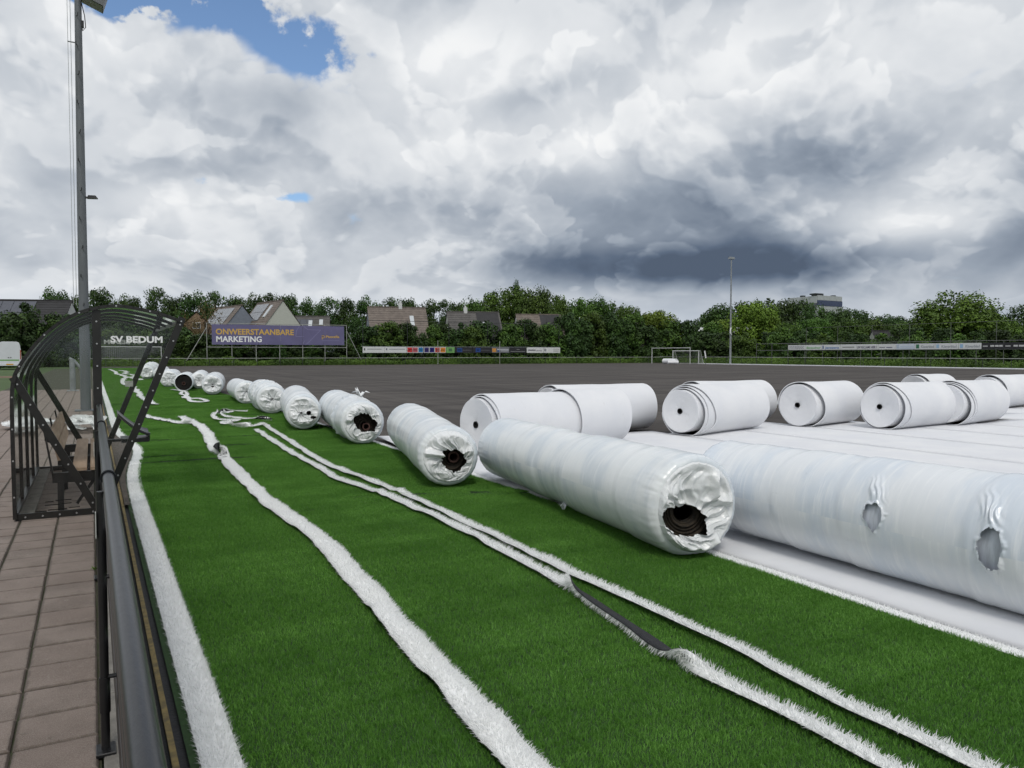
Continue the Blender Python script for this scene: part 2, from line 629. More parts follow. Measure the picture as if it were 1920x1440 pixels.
# concrete kerb
kb = MB()
material('concrete', (0.24, 0.225, 0.20), 0.9, 0.4, 9, bump=0.4, bscale=120, coords='Position')
yy = -3.0
kerb = MB()
while yy < 92:
    kerb.bevbox(0.012, 0.225, yy, yy + 0.995, -0.08, 0.004 + random.gauss(0, .0015), 0.006)
    yy += 1.0
tag(kerb.build('kerb', M('concrete')), kind='structure')
material('yellow_edge', (0.30, 0.22, 0.075), 0.8, 0.5, 20, col2=(0.13, 0.10, 0.05), coords='Position')
tag(MB().box(0.2405, 0.264, -3, 60, -0.05, 0.012).build('edging_strip', M('yellow_edge')),
    'thin mustard yellow edging strip between railing kerb and turf', 'edging')
tag(sheet('rubber_strip', 0.226, 0.33, -3, 92, -0.006, M('black_rubber')), kind='structure')

# turf carpet sheet
xs = np.linspace(0.30, 1.0, 26)
nyT = 700
ysT = np.concatenate([np.linspace(-3, 30, 520), np.linspace(30.2, 95, 180)])


def turf_right(y):
    return 4.15 + 0.014 * np.clip(y, 0, 25)


TX = np.zeros((nyT, 26))
TY = np.zeros((nyT, 26))
for j in range(26):
    TX[:, j] = 0.30 + (turf_right(ysT) + 0.1 - 0.30) * j / 25
    TY[:, j] = ysT
TV = np.stack([TX.ravel(), TY.ravel(), turf_h(TX.ravel(), TY.ravel()) - 0.012], 1)
ii = np.arange(nyT * 26).reshape(nyT, 26)
TQ = np.stack([ii[:-1, :-1], ii[:-1, 1:], ii[1:, 1:], ii[1:, :-1]], -1).reshape(-1, 4)
material('turf_base', (0.03, 0.075, 0.018), 0.9, 0.4, 30, coords='Position')
tag(link('turf', fast_mesh('turf', TV, TQ, mat=M('turf_base'), smooth=True)), kind='structure')


# ------------------------------------------------------------------ fibres
def bulge_x(y):
    """the white line swings out round the dugout"""
    return 0.22 * math.exp(-((y - 14.0) / 2.2) ** 2)


def blades(base, up, side, length, width, bend):
    """base (n,3); up unit dir; side unit dir; bend vector added at the tip -> verts, quads, tris"""
    n = len(base)
    L_ = length[:, None]
    w_ = width[:, None] / 2
    mid = base + up * L_ * 0.55 + bend * 0.30
    tip = base + up * L_ * 0.92 + bend
    V = np.stack([base - side * w_, base + side * w_, mid + side * w_ * 0.85, mid - side * w_ * 0.85, tip], 1).reshape(-1, 3)
    i = np.arange(n)[:, None] * 5
    return V, np.concatenate([i, i + 1, i + 2, i + 3], 1), np.concatenate([i + 3, i + 2, i + 4], 1)


def rand_dirs(n, g):
    a = g.uniform(0, 2 * np.pi, n)
    return np.stack([np.cos(a), np.sin(a), np.zeros(n)], 1)


def fibre_material(name, ca, cb, cc, rough, nscale, trans=0.4):
    m = bpy.data.materials.new(name)
    m.use_nodes = True
    q = NT(m.node_tree)
    p = q.n['Principled BSDF']
    pos = q.add('ShaderNodeNewGeometry').outputs['Position']
    at = q.add('ShaderNodeAttribute', attribute_name='tone').outputs['Fac']
    n1 = q.noise(pos, nscale, 4, 0.6)
    n2 = q.noise(q.vm('MULTIPLY', pos, (0.45, 2.0, 0.0)), 1.0, 4, 0.6)
    c = q.mix(at, (*ca, 1), (*cb, 1))
    c = q.mix(q.m('MULTIPLY', q.smooth(n1, 0.40, 0.66), 0.45), c, (*cc, 1))
    c = q.mix(q.m('MULTIPLY', q.smooth(n2, 0.38, 0.62), 0.35), c, (*ca, 1))
    q.l.new(c, p.inputs['Base Color'])
    p.inputs['Roughness'].default_value = rough
    p.inputs['Specular IOR Level'].default_value = 0.2
    tl = q.add('ShaderNodeBsdfTranslucent')
    q.l.new(c, tl.inputs[0])
    mx = q.add('ShaderNodeMixShader')
    mx.inputs[0].default_value = trans
    q.l.new(p.outputs[0], mx.inputs[1])
    q.l.new(tl.outputs[0], mx.inputs[2])
    q.l.new(mx.outputs[0], q.n['Material Output'].inputs[0])
    MATS[name] = m
    return m


fibre_material('green_fibre', (0.068, 0.192, 0.026), (0.225, 0.470, 0.090), (0.056, 0.165, 0.021), 0.45, 1.1, 0.32)
wf = fibre_material('white_fibre', (0.86, 0.865, 0.86), (0.92, 0.925, 0.92), (0.88, 0.885, 0.865), 0.55, 2.0, 0.45)


def add_tone(me, n, g):
    t = np.repeat(g.random(n) ** 1.3, 5).astype(np.float32)
    a = me.attributes.new('tone', 'FLOAT', 'POINT')
    a.data.foreach_set('value', t)


PATCH = 0.25


def turf_patch(seed, n=1750):
    g = np.random.default_rng(seed)
    base = np.zeros((n, 3))
    base[:, :2] = g.uniform(-PATCH / 2 * 1.04, PATCH / 2 * 1.04, (n, 2))
    lean = rand_dirs(n, g) * g.uniform(0.05, 0.75, (n, 1)) + np.array([[0.10, -0.05, 0]])
    up = lean + np.array([0, 0, 1.0])
    up /= np.linalg.norm(up, axis=1)[:, None]
    ln = g.uniform(0.018, 0.033, n)
    V, Q, T = blades(base, up, rand_dirs(n, g), ln, g.uniform(0.0020, 0.0034, n), rand_dirs(n, g) * g.uniform(0.002, 0.012, (n, 1)) + np.array([0, 0, -0.003]))
    me = fast_mesh('turf_patch', V, Q, T, M('green_fibre'))
    add_tone(me, n, g)
    return bpy.data.objects.new('turf_patch', me)


def instancer(name, pts, rots, src):
    """one point mesh that instances src on its points through geometry nodes"""
    me = bpy.data.meshes.new(name)
    me.vertices.add(len(pts))
    me.vertices.foreach_set('co', np.asarray(pts, np.float32).ravel())
    a = me.attributes.new('rot', 'FLOAT_VECTOR', 'POINT')
    a.data.foreach_set('vector', np.asarray(rots, np.float32).ravel())
    me.update()
    o = link(name, me)
    ng = bpy.data.node_groups.new('instance_' + name, 'GeometryNodeTree')
    ng.interface.new_socket('Geometry', in_out='INPUT', socket_type='NodeSocketGeometry')
    ng.interface.new_socket('Geometry', in_out='OUTPUT', socket_type='NodeSocketGeometry')
    gi, go = ng.nodes.new('NodeGroupInput'), ng.nodes.new('NodeGroupOutput')
    ins = ng.nodes.new('GeometryNodeInstanceOnPoints')
    oi = ng.nodes.new('GeometryNodeObjectInfo')
    oi.inputs['Object'].default_value = src
    na = ng.nodes.new('GeometryNodeInputNamedAttribute')
    na.data_type = 'FLOAT_VECTOR'
    na.inputs['Name'].default_value = 'rot'
    ng.links.new(gi.outputs[0], ins.inputs['Points'])
    ng.links.new(oi.outputs['Geometry'], ins.inputs['Instance'])
    ng.links.new(na.outputs['Attribute'], ins.inputs['Rotation'])
    ng.links.new(ins.outputs[0], go.inputs[0])
    md = o.modifiers.new('pile', 'NODES')
    md.node_group = ng
    return o


pts, rots = [], []
y = 1.5
while y < 94:
    x = 0.49 + PATCH / 2
    xr = float(turf_right(np.array([y]))[0])
    row = []
    while x < xr - PATCH / 2:
        row.append(x)
        x += PATCH * 0.97
    row.append(xr - PATCH / 2)
    if bulge_x(y) > 0.004:
        row.append(0.5915 + bulge_x(y))
    for x in row:
        if x < 0.59 + bulge_x(y):
            continue
        pts.append((x, y + random.uniform(-.01, .01), 0))
    y += PATCH * 0.97
pts = np.array(pts)
e = 0.08
hx = (turf_h(pts[:, 0] + e, pts[:, 1]) - turf_h(pts[:, 0] - e, pts[:, 1])) / (2 * e)
hy = (turf_h(pts[:, 0], pts[:, 1] + e) - turf_h(pts[:, 0], pts[:, 1] - e)) / (2 * e)
pts[:, 2] = turf_h(pts[:, 0], pts[:, 1]) - 0.010
which = rng.integers(0, 3, len(pts))
for v in range(3):
    s_ = which == v
    nn = s_.sum()
    rz = rng.integers(0, 4, nn) * (np.pi / 2)
    # tilt with the fold, then spin about z: euler XYZ applies x, y, then z, so turn the tilt into the spun frame
    ax, ay = np.arctan(hy[s_]), -np.arctan(hx[s_])
    cx, sx = np.cos(rz), np.sin(rz)
    rots = np.stack([ax * cx + ay * sx, -ax * sx + ay * cx, rz], 1)
    o = instancer('turf_pile', pts[s_], rots, turf_patch(50 + v))
    tag(o, 'short green artificial grass pile of the loose turf carpet', 'artificial grass', kind='stuff')


def strip_fibres(name, C0, T0, Wd, dens, parent, g, ln=(0.03, 0.045), spread=0.55, wid=(0.003, 0.005), keep=None, flow=0.0):
    """white fibres on a ribbon with centre line C0 (n,3), side vectors T0 (n,3), width Wd; dens blades per square metre"""
    seg = np.linalg.norm(np.diff(C0, axis=0), axis=1)
    cum = np.concatenate([[0], np.cumsum(seg)])
    n = int(cum[-1] * Wd * dens)
    s = g.uniform(0, cum[-1], n)
    i = np.clip(np.searchsorted(cum, s) - 1, 0, len(seg) - 1)
    f = ((s - cum[i]) / seg[i])[:, None]
    c = C0[i] * (1 - f) + C0[i + 1] * f
    t = T0[i] * (1 - f) + T0[i + 1] * f
    tl = np.linalg.norm(t, axis=1)[:, None]
    t /= tl
    d = (C0[i + 1] - C0[i])
    d /= np.linalg.norm(d, axis=1)[:, None]
    nrm = np.cross(t, d)
    if keep is not None:
        ok = keep(s / cum[-1], nrm)
    else:
        ok = np.ones(n, bool)
    c, t, d, nrm, tl = c[ok], t[ok], d[ok], nrm[ok], tl[ok]
    n = len(c)
    u = g.uniform(-1, 1, (n, 1))
    base = c + t * tl * u * Wd / 2
    up = nrm + t * (u * spread + g.normal(0, 0.25, (n, 1))) + d * (g.normal(0, 0.55, (n, 1)) + flow)
    up /= np.linalg.norm(up, axis=1)[:, None]
    bend = t * u * 0.010 + rand_dirs(n, g) * g.uniform(0, 0.012, (n, 1)) + np.array([0, 0, -0.004])
    V, Q, T = blades(base, up, rand_dirs(n, g), g.uniform(*ln, n), g.uniform(*wid, n), bend)
    me = fast_mesh(name, V, Q, T, wf)
    add_tone(me, n, g)
    o = link(name, me, parent)
    o['kind'] = 'stuff'
    return o


def line_strip(pts, step=0.05):
    """smooth curve through 2-D/3-D points, resampled"""
    P = np.array([(p[0], p[1], p[2] if len(p) > 2 else 0.0) for p in pts], float)
    out = []
    n = len(P)
    for i in range(n - 1):
        p0, p1, p2, p3 = P[max(i - 1, 0)], P[i], P[i + 1], P[min(i + 2, n - 1)]
        m_ = max(2, int(np.linalg.norm(p2 - p1) / step))
        for t in np.linspace(0, 1, m_, endpoint=False):
            out.append(0.5 * ((2 * p1) + (-p0 + p2) * t + (2 * p0 - 5 * p1 + 4 * p2 - p3) * t * t + (-p0 + 3 * p1 - 3 * p2 + p3) * t ** 3))
    out.append(P[-1])
    return np.array(out)


def ribbon(name, pts, width, label, dens=9000, twist=None, z=0.028, seed=0, ln=(0.03, 0.045), step=0.05, spread=0.7, cat='turf strip', group=None, wob=0.012, pinch=None):
    """loose strip of white turf: black backing with white fibres on one face. twist(s)->angle about its own axis"""
    g = np.random.default_rng(seed + 900)
    Cn = line_strip(pts, step)
    Cn[:, 0] += wob * vnoise(np.stack([Cn[:, 1] * 3.1, Cn[:, 0], 0 * Cn[:, 0]], 1), seed + 3)
    gz = turf_h(Cn[:, 0], Cn[:, 1])
    Cn[:, 2] += gz + z
    d = np.gradient(Cn, axis=0)
    d /= np.linalg.norm(d, axis=1)[:, None]
    side = np.cross(d, np.array([0, 0, 1.0]))
    side /= np.linalg.norm(side, axis=1)[:, None]
    upv = np.cross(side, d)
    s = np.linspace(0, 1, len(Cn))
    tw = np.array([twist(v) for v in s]) if twist else np.zeros(len(Cn))
    tw = tw + 0.18 * vnoise(np.stack([s * 40, s * 0, s * 0], 1), seed + 8)
    T = side * np.cos(tw)[:, None] + upv * np.sin(tw)[:, None]
    sc = np.ones(len(Cn))
    if pinch:
        sc = np.array([pinch(v) for v in s])
    T = T * sc[:, None]
    Cn[:, 2] += np.abs(np.sin(tw)) * width * 0.45
    root = thing(name, label, cat, (float(Cn[0, 0]), float(Cn[0, 1]), 0), 0, group)
    off = np.array(root.location)
    hw = width / 2
    nrm = np.cross(T, d)
    nrm /= np.linalg.norm(nrm, axis=1)[:, None]
    th = 0.006
    A = np.stack([Cn - T * hw - nrm * th, Cn + T * hw - nrm * th, Cn + T * hw, Cn - T * hw], 1) - off
    n = len(Cn)
    V = A.reshape(-1, 3)
    i = np.arange(n - 1)[:, None] * 4
    Q = np.concatenate([np.concatenate([i + a, i + (a + 1) % 4, i + 4 + (a + 1) % 4, i + 4 + a], 1) for a in range(4)])
    bme = fast_mesh('backing', V, Q, mat=M('backing'))
    bme.materials.append(M('white_base'))
    ids = np.zeros(len(Q), np.int32)
    ids[2 * (n - 1):3 * (n - 1)] = 1                    # the face the fibres grow from
    bme.polygons.foreach_set('material_index', ids)
    link('backing', bme, root)
    strip_fibres('white_fibres', Cn - off, T, width * 1.02, dens, root, g, ln=ln, spread=spread)
    return root


# inlaid white touchline along the railing and white edge line along the felt
def inlaid(name, xa, xb, y0, y1, label, dens_near, seed, bulge=None, ln=(0.028, 0.04)):
    ys_ = np.arange(y0, y1, 0.12)
    xm = np.array([xa(v) + xb(v) for v in ys_]) / 2
    Wd = float(xb(5) - xa(5))
    Cn = np.stack([xm, ys_, turf_h(xm, ys_) - 0.004], 1)
    Tn = np.tile(np.array([[1.0, 0, 0]]), (len(ys_), 1))
    root = thing(name, label, 'field line', (float(xm[0]), y0, 0))
    off = np.array(root.location)
    # dense near, thinner far away
    g = np.random.default_rng(seed)
    V = np.stack([Cn - Tn * Wd / 2, Cn + Tn * Wd / 2], 1).reshape(-1, 3) - off - np.array([0, 0, 0.002])
    i = np.arange(len(ys_) - 1)[:, None] * 2
    link('backing', fast_mesh('backing', V, np.concatenate([i, i + 1, i + 3, i + 2], 1), mat=M('white_base')), root)
    for a, b, dn, wd in ((0, 9, dens_near, (0.0026, 0.0042)), (9, 20, dens_near * .5, (0.004, 0.007)), (20, 95, dens_near * .12, (0.01, 0.016))):
        mk = (ys_ >= a - 0.13) & (ys_ <= b)
        if mk.sum() > 2:
            strip_fibres('white_fibres', Cn[mk] - off, Tn[mk], Wd, dn, root, g, ln=ln, spread=0.25, wid=wd)
    return root




inlaid('touchline', lambda y: 0.336 + bulge_x(y), lambda y: 0.480 + bulge_x(y), 1.2, 60,
       'straight wide white turf line running beside the black railing', 17000, 21, ln=(0.018, 0.028))
inlaid('edge_line', lambda y: float(turf_right(np.array([y]))[0]) - 0.005, lambda y: float(turf_right(np.array([y]))[0]) + 0.105, 0.8, 30,
       'narrow white turf line along the seam between green carpet and felt', 12000, 22, ln=(0.014, 0.024))

# loose strips of cut white line
ribbon('line_strip', [(1.37, 1.8), (1.39, 2.53), (1.47, 3.78), (1.62, 6.4), (1.58, 8.18), (1.63, 10.4), (1.68, 11.94), (1.70, 12.35)], 0.155,
       'wide loose white turf strip curving over the green carpet, its end gathered to black', 20000, seed=1, ln=(0.018, 0.028), spread=0.45,
       twist=lambda s: 0.0 if s < 0.965 else (s - 0.965) / 0.035 * 2.2)
ribbon('line_strip', [(1.66, 12.5), (1.78, 14.1), (1.93, 16.07), (1.97, 17.9), (1.90, 19.3), (1.86, 20.0)], 0.17,
       'wide white turf strip bent like a bow between two black twists', 6500, seed=2, ln=(0.035, 0.05),
       twist=lambda s: (1 - s / 0.09) * 2.4 if s < 0.09 else 0)
ribbon('line_strip', [(1.92, 18.5), (1.78, 18.5), (1.63, 18.82), (1.39, 19.57), (1.23, 20.15), (1.08, 21.1)], 0.13,
       'short white turf strip reaching from the shelter to the bow shaped strip', 5500, seed=3, ln=(0.035, 0.05),
       twist=lambda s: 2.6 * (1 - s / 0.12) if s < 0.12 else 0, step=0.03)
ribbon('line_strip', [(1.62, 25.6), (1.58, 27.45), (1.50, 30), (1.58, 33), (1.62, 38.65), (1.40, 44), (1.55, 50), (1.95, 57), (1.6, 66), (1.72, 72), (1.45, 84)], 0.16,
       'long snaking white turf strip running into the distance beyond the shelter', 2200, seed=4, ln=(0.04, 0.06), wob=0.10)
ribbon('line_strip', [(2.57, 1.3), (2.58, 1.89), (2.58, 2.28), (2.55, 2.88), (2.63, 3.5), (2.73, 4.29), (2.79, 5.16), (2.81, 6.51), (2.77, 8.02), (2.62, 9.4), (2.66, 9.9), (2.70, 12.42), (2.88, 16.13)], 0.075,
       'narrow loose white turf strip with a stretch turned over to its black back', 17000, seed=5, ln=(0.026, 0.042), spread=0.8, step=0.02,
       twist=lambda s: 3.05 * (1 / (1 + math.exp(-(s - 0.108) / 0.004)) - 1 / (1 + math.exp(-(s - 0.196) / 0.0045))))
ribbon('line_strip', [(2.88, 1.2), (2.88, 1.72), (2.88, 2.19), (2.93, 2.86), (2.93, 3.7), (2.94, 4.83), (2.96, 6.06), (2.97, 7.91), (2.92, 9.12), (2.86, 11.0), (3.03, 13.92), (3.25, 17.23)], 0.075,
       'narrow loose white turf strip lying fibres up beside its partly overturned twin', 17000, seed=6, ln=(0.026, 0.042), spread=0.8)
ribbon('line_strip', [(3.25, 17.2), (2.89, 16.75), (2.55, 17.33), (2.50, 18.0), (2.92, 18.4), (2.55, 18.9), (2.52, 19.4), (2.63, 20.26), (2.99, 21.2), (3.57, 21.1)], 0.085,
       'coiled end of narrow white turf strip with black backing showing', 6500, seed=7, ln=(0.035, 0.05), step=0.03,
       twist=lambda s: 2.6 * math.exp(-((s - 0.16) / 0.05) ** 2) + 2.8 * math.exp(-((s - 0.86) / 0.05) ** 2), z=0.05)
ribbon('line_strip', [(3.15, 21.0), (2.75, 19.9), (2.99, 18.9), (3.45, 18.3), (3.62, 18.3)], 0.085,
       'short white turf strip lying across the coiled strip end, black at its tip', 6500, seed=8, ln=(0.035, 0.05), step=0.03,
       twist=lambda s: 2.8 * (s - 0.85) / 0.15 if s > 0.85 else (2.2 * math.exp(-((s - 0.3) / 0.08) ** 2)), z=0.06)
ribbon('line_strip', [(2.95, 35.6), (3.22, 33.5), (3.05, 30.6), (2.75, 28.6), (3.14, 27.7), (3.19, 26.2), (2.75, 26.5), (2.93, 29.2), (2.92, 31.4), (3.1, 33)], 0.11,
       'tangled white turf strip lying in loops before the open ended roll', 3500, seed=9, ln=(0.035, 0.05), step=0.04, z=0.04)
ribbon('line_strip', [(2.6, 50), (2.2, 55), (2.7, 60), (2.1, 66), (2.6, 72), (2.2, 78)], 0.14,
       'looping white turf strip far down the carpet near the goal', 1800, seed=10, ln=(0.04, 0.06), wob=0.2)

# ------------------------------------------------------------------ film and felt materials
def film_material(name, base, tint, seed):
    m = bpy.data.materials.new(name)
    m.use_nodes = True
    q = NT(m.node_tree)
    p = q.n['Principled BSDF']
    ob = q.add('ShaderNodeTexCoord').outputs['Object']
    ox, oy, oz = q.sep(ob)
    th = q.m('ARCTAN2', q.m('SUBTRACT', oz, 0.38), ox)
    band = q.noise(q.comb(q.m('MULTIPLY', oy, 1.7), q.m('MULTIPLY', th, 0.28), float(seed)), 1.6, 4, 0.55)
    streak = q.noise(q.comb(q.m('MULTIPLY', oy, 26.0), q.m('MULTIPLY', th, 0.9), float(seed)), 1.0, 5, 0.65)
    scuff = q.noise(q.comb(q.m('MULTIPLY', oy, 5.0), q.m('MULTIPLY', oz, 6.0), q.m('MULTIPLY', ox, 6.0)), 1.6, 6, 0.7)
    c = q.mix(q.smooth(band, 0.42, 0.62), (*base, 1), (*tint, 1))
    c = q.mix(q.m('MULTIPLY', q.smooth(streak, 0.48, 0.72), 0.55), c, (0.86, 0.875, 0.88, 1))
    c = q.mix(q.m('MULTIPLY', q.smooth(scuff, 0.66, 0.76), 0.28), c, (0.42, 0.44, 0.45, 1))
    q.l.new(c, p.inputs['Base Color'])
    p.inputs['Roughness'].default_value = 0.26
    p.inputs['Specular IOR Level'].default_value = 0.65
    hgt = q.m('ADD', q.m('MULTIPLY', streak, 0.5), q.m('MULTIPLY', q.noise(q.comb(q.m('MULTIPLY', oy, 60.0), q.m('MULTIPLY', th, 2.4), 0.0), 1.0, 3, 0.6), 0.25))
    b = q.add('ShaderNodeBump')
    b.inputs['Strength'].default_value = 0.40
    b.inputs['Distance'].default_value = 0.010
    q.l.new(hgt, b.inputs['Height'])
    q.l.new(b.outputs[0], p.inputs['Normal'])
    MATS[name] = m
    return m


film_material('film', (0.76, 0.785, 0.79), (0.62, 0.67, 0.71), 1)
film_material('film_blue', (0.74, 0.765, 0.79), (0.63, 0.685, 0.75), 9)
material('film_cap', (0.79, 0.80, 0.80), 0.20, 0.12, 7, col2=(0.70, 0.72, 0.725), bump=0.22, bscale=45, spec=0.7)
material('inner_film', (0.66, 0.70, 0.77), 0.25, 0.3, 5, stretch=(1, 6, 1))
material('turf_back', (0.018, 0.014, 0.012), 0.85, 0.5, 30, col2=(0.006, 0.006, 0.006), bump=0.5, bscale=60)
material('turf_edge', (0.045, 0.033, 0.020), 0.9, 0.6, 40, col2=(0.010, 0.009, 0.007))
fm = bpy.data.materials.new('felt')
fm.use_nodes = True
q = NT(fm.node_tree)
p = q.n['Principled BSDF']
ob = q.add('ShaderNodeNewGeometry').outputs['Position']
fz = q.noise(ob, 260.0, 2, 0.7)
bl = q.noise(ob, 1.1, 5, 0.6)
sp = q.noise(q.vm('MULTIPLY', ob, (3.0, 1.0, 1.0)), 2.6, 6, 0.72)
c = q.mix(q.smooth(bl, 0.3, 0.7), (0.76, 0.765, 0.78, 1), (0.70, 0.71, 0.74, 1))
c = q.mix(q.m('MULTIPLY', q.smooth(sp, 0.62, 0.76), 0.40), c, (0.46, 0.45, 0.45, 1))
q.l.new(c, p.inputs['Base Color'])
p.inputs['Roughness'].default_value = 0.9
p.inputs['Specular IOR Level'].default_value = 0.15
b = q.add('ShaderNodeBump')
b.inputs['Strength'].default_value = 0.25
b.inputs['Distance'].default_value = 0.004
q.l.new(q.m('ADD', fz, q.m('MULTIPLY', bl, 2.0)), b.inputs['Height'])
q.l.new(b.outputs[0], p.inputs['Normal'])
MATS['felt'] = fm
material('felt_end', (0.74, 0.735, 0.71), 0.95, 0.2, 9, bump=0.4, bscale=90)


# ------------------------------------------------------------------ wrapped turf rolls
def grid_quads(nr, nc, wrap, off=0):
    i = np.arange(nr * nc).reshape(nr, nc) + off
    j = np.roll(i, -1, axis=1) if wrap else i[:, 1:]
    a = i if wrap else i[:, :-1]
    return np.stack([a[:-1], j[:-1], j[1:], a[1:]], -1).reshape(-1, 4)


def spiral_end(parent, r, yf, seed, core=True, name='turf_roll', L=4.0, cx=0.0, cz=0.0, lay=0.028, col='turf_edge'):
    """dark rolled turf seen end on: stepped spiral layers with a cardboard core"""
    g = np.random.default_rng(seed)
    nth = 72
    th = np.linspace(0, 2 * np.pi, nth, endpoint=False)
    rad, dep = [], []
    rr = r
    k_ = 0
    while rr > 0.075:
        d = g.uniform(0.0, 0.03)
        rad += [rr, rr - lay * 0.45, rr - lay * 0.55, rr - lay * 0.95]
        dep += [d, d, d + 0.018, d + 0.018]
        rr -= lay
        k_ += 1
    rad, dep = np.array(rad + [0.072]), np.array(dep + [0.02])
    A = rad[:, None] + lay * (th / (2 * np.pi))[None, :] * 0.9
    wob = 1 + 0.03 * np.sin(th * 2 + seed)[None, :]
    X = A * wob * np.cos(th)[None, :] * 0.985 + cx * (1 - rad / r)[:, None]
    Z = A * wob * np.sin(th)[None, :] * 0.985 + r + 0.012 + cz * (1 - rad / r)[:, None]
    Y = yf + dep[:, None] + 0 * X
    V = np.stack([X, Y, Z], -1).reshape(-1, 3)
    Q = grid_quads(len(rad), nth, True)
    # outer side
    n0 = len(V)
    ring = V[:nth].copy()
    ring[:, 1] = yf + L
    V = np.concatenate([V, ring])
    i = np.arange(nth)
    Q = np.concatenate([Q, np.stack([i, n0 + i, n0 + (i + 1) % nth, (i + 1) % nth], 1)])
    o = link(name, fast_mesh(name, V, Q, mat=M(col)), parent)
    if core:
        c = MB()
        n = 28
        pts = [(math.cos(2 * math.pi * j / n), math.sin(2 * math.pi * j / n)) for j in range(n)]
        vs, fs = [], []
        for (ra, ya) in ((0.066, 0.4), (0.066, -0.01), (0.046, -0.01), (0.046, 0.8)):
            vs += [(cx + a * ra, yf + ya, r + 0.012 + cz + b_ * ra) for a, b_ in pts]
        for s_ in range(3):
            fs += [(s_ * n + j, s_ * n + (j + 1) % n, (s_ + 1) * n + (j + 1) % n, (s_ + 1) * n + j) for j in range(n)]
        fs.append(tuple(3 * n + j for j in range(n)))
        c.poly(vs, fs)
        c.build('core_tube', M('card_tube'), parent, True)
    return o


def wrapped_roll(front, back, r, label, seed, nu=90, nth=120, hole=None, mat='film', tears=(), bands=3, crumple=1.0,
                 open_end=False, core=(0.0, 0.0), gather=(0.0, 0.0), ruffle=None, squash=0.97, holes2=()):
    fx, fy = front
    bx_, by_ = back
    L = math.hypot(bx_ - fx, by_ - fy)
    ang = math.atan2(by_ - fy, bx_ - fx) - math.pi / 2
    root = thing('wrapped_turf_roll', label, 'turf roll', ((fx + bx_) / 2, (fy + by_) / 2, 0.035), ang, 'turf rolls wrapped in white film')
    g = np.random.default_rng(seed)
    th = np.linspace(0, 2 * np.pi, nth, endpoint=False) + np.pi / 2
    # ---- film body
    u = np.linspace(0, 1, nu)
    u = 0.5 - 0.5 * np.cos(np.pi * u) * (0.55 + 0.45 * np.abs(np.cos(np.pi * u)))      # more rings at the ends
    u = (u - u[0]) / (u[-1] - u[0])
    if tears:
        t_ = np.linspace(0, 1, 4000)
        dn = 1.0 + 0 * t_
        for tr_ in tears:
            dn += 3.5 * np.exp(-((-L / 2 + L * t_ - tr_[0]) / (tr_[2] * 1.6)) ** 2)
        dn += 2.0 * np.exp(-t_ / 0.03) + 2.0 * np.exp(-(1 - t_) / 0.03)
        cd = np.cumsum(dn)
        u = np.interp(np.linspace(0, 1, nu), (cd - cd[0]) / (cd[-1] - cd[0]), t_)
    Y = (-L / 2 + L * u)[:, None] + 0 * th[None, :]
    TH = th[None, :] + 0 * Y
    P = np.stack([Y * 1.0, np.cos(TH) * 1.0, np.sin(TH) * 1.0], -1).reshape(-1, 3)
    rr = r * (1 + 0.012 * fbm(P * [0.9, 1.2, 1.2], seed, 3).reshape(Y.shape))
    de = np.minimum(Y + L / 2, L / 2 - Y)                       # distance from the nearer end
    sh = 0.09
    rr = rr - np.where(de < sh, (1 - np.sqrt(np.clip(1 - ((sh - de) / sh) ** 2, 0, 1))) * 0.055, 0)
    # wrinkles of the film near the ends and fine hoop ridges
    wr = ridged(P * [3.0, 6.0, 6.0] + seed, seed + 2, 3).reshape(Y.shape)
    rr = rr + 0.010 * (wr - 0.4) * np.exp(-de / 0.22)
    hoop = vnoise(np.stack([P[:, 0] * 16, P[:, 1] * 0.6, P[:, 2] * 0.6], 1), seed + 4).reshape(Y.shape)
    rr = rr + 0.0022 * hoop
    for bnd in range(bands):
        yb = g.uniform(-L * .42, L * .42)
        wv = yb + 0.05 * np.sin(TH + g.uniform(0, 6)) + 0.02 * np.sin(3 * TH)
        rr = rr + 0.005 * np.tanh((Y - wv) / 0.02) * g.choice([-1, 1])
    if ruffle is not None:
        for ry, amp in ruffle:
            gate = np.exp(-((Y - ry + 0.1 * np.sin(TH + seed)) / 0.16) ** 2)
            rr = rr + amp * gate * (0.3 + ridged(P * [9, 3.5, 3.5], seed + 9, 3).reshape(Y.shape))
    V = np.stack([rr * np.cos(TH), Y, r * squash + rr * np.sin(TH)], -1)
    tear_mask = np.zeros(Y.shape, bool)
    for (ty, tth, sy, sth) in tears:
        dth = (TH - tth + np.pi) % (2 * np.pi) - np.pi
        jag = 1 + 0.42 * fbm(np.stack([(Y * 16).ravel(), (TH * 7).ravel(), 0 * Y.ravel()], 1), seed + 6, 3, 0.7).reshape(Y.shape)
        e_ = np.sqrt(((Y - ty) / sy) ** 2 + (dth / sth) ** 2) * jag
        tear_mask |= e_ < 1
        lift = np.exp(-((e_ - 1.03) / 0.16) ** 2) * 0.012
        # bunched film above the tear: long drawn-up folds
        up_ = np.exp(-((Y - ty + 0.16 * (dth + sth * 1.2)) / (sy * 0.85)) ** 2) * np.exp(-((dth + sth * 2.0) / (sth * 1.05)) ** 2)
        fo = np.abs((((Y + 0.16 * dth) * 46 + 1.5 * vnoise(np.stack([(Y * 10).ravel(), (TH * 5).ravel(), 0 * Y.ravel()], 1), seed + 7).reshape(Y.shape)) % 2) - 1)
        ruf = (fo * 0.020 + 0.012) * up_
        rad = lift * (0.5 + 1.0 * np.abs(vnoise(np.stack([(Y * 22).ravel(), (TH * 8).ravel(), 0 * Y.ravel()], 1), seed + 8)).reshape(Y.shape)) + ruf
        V[..., 0] += rad * np.cos(TH)
        V[..., 2] += rad * np.sin(TH)
    V[..., 2] = np.maximum(V[..., 2], 0.003 + 0.004 * (V[..., 2] < 0.003))
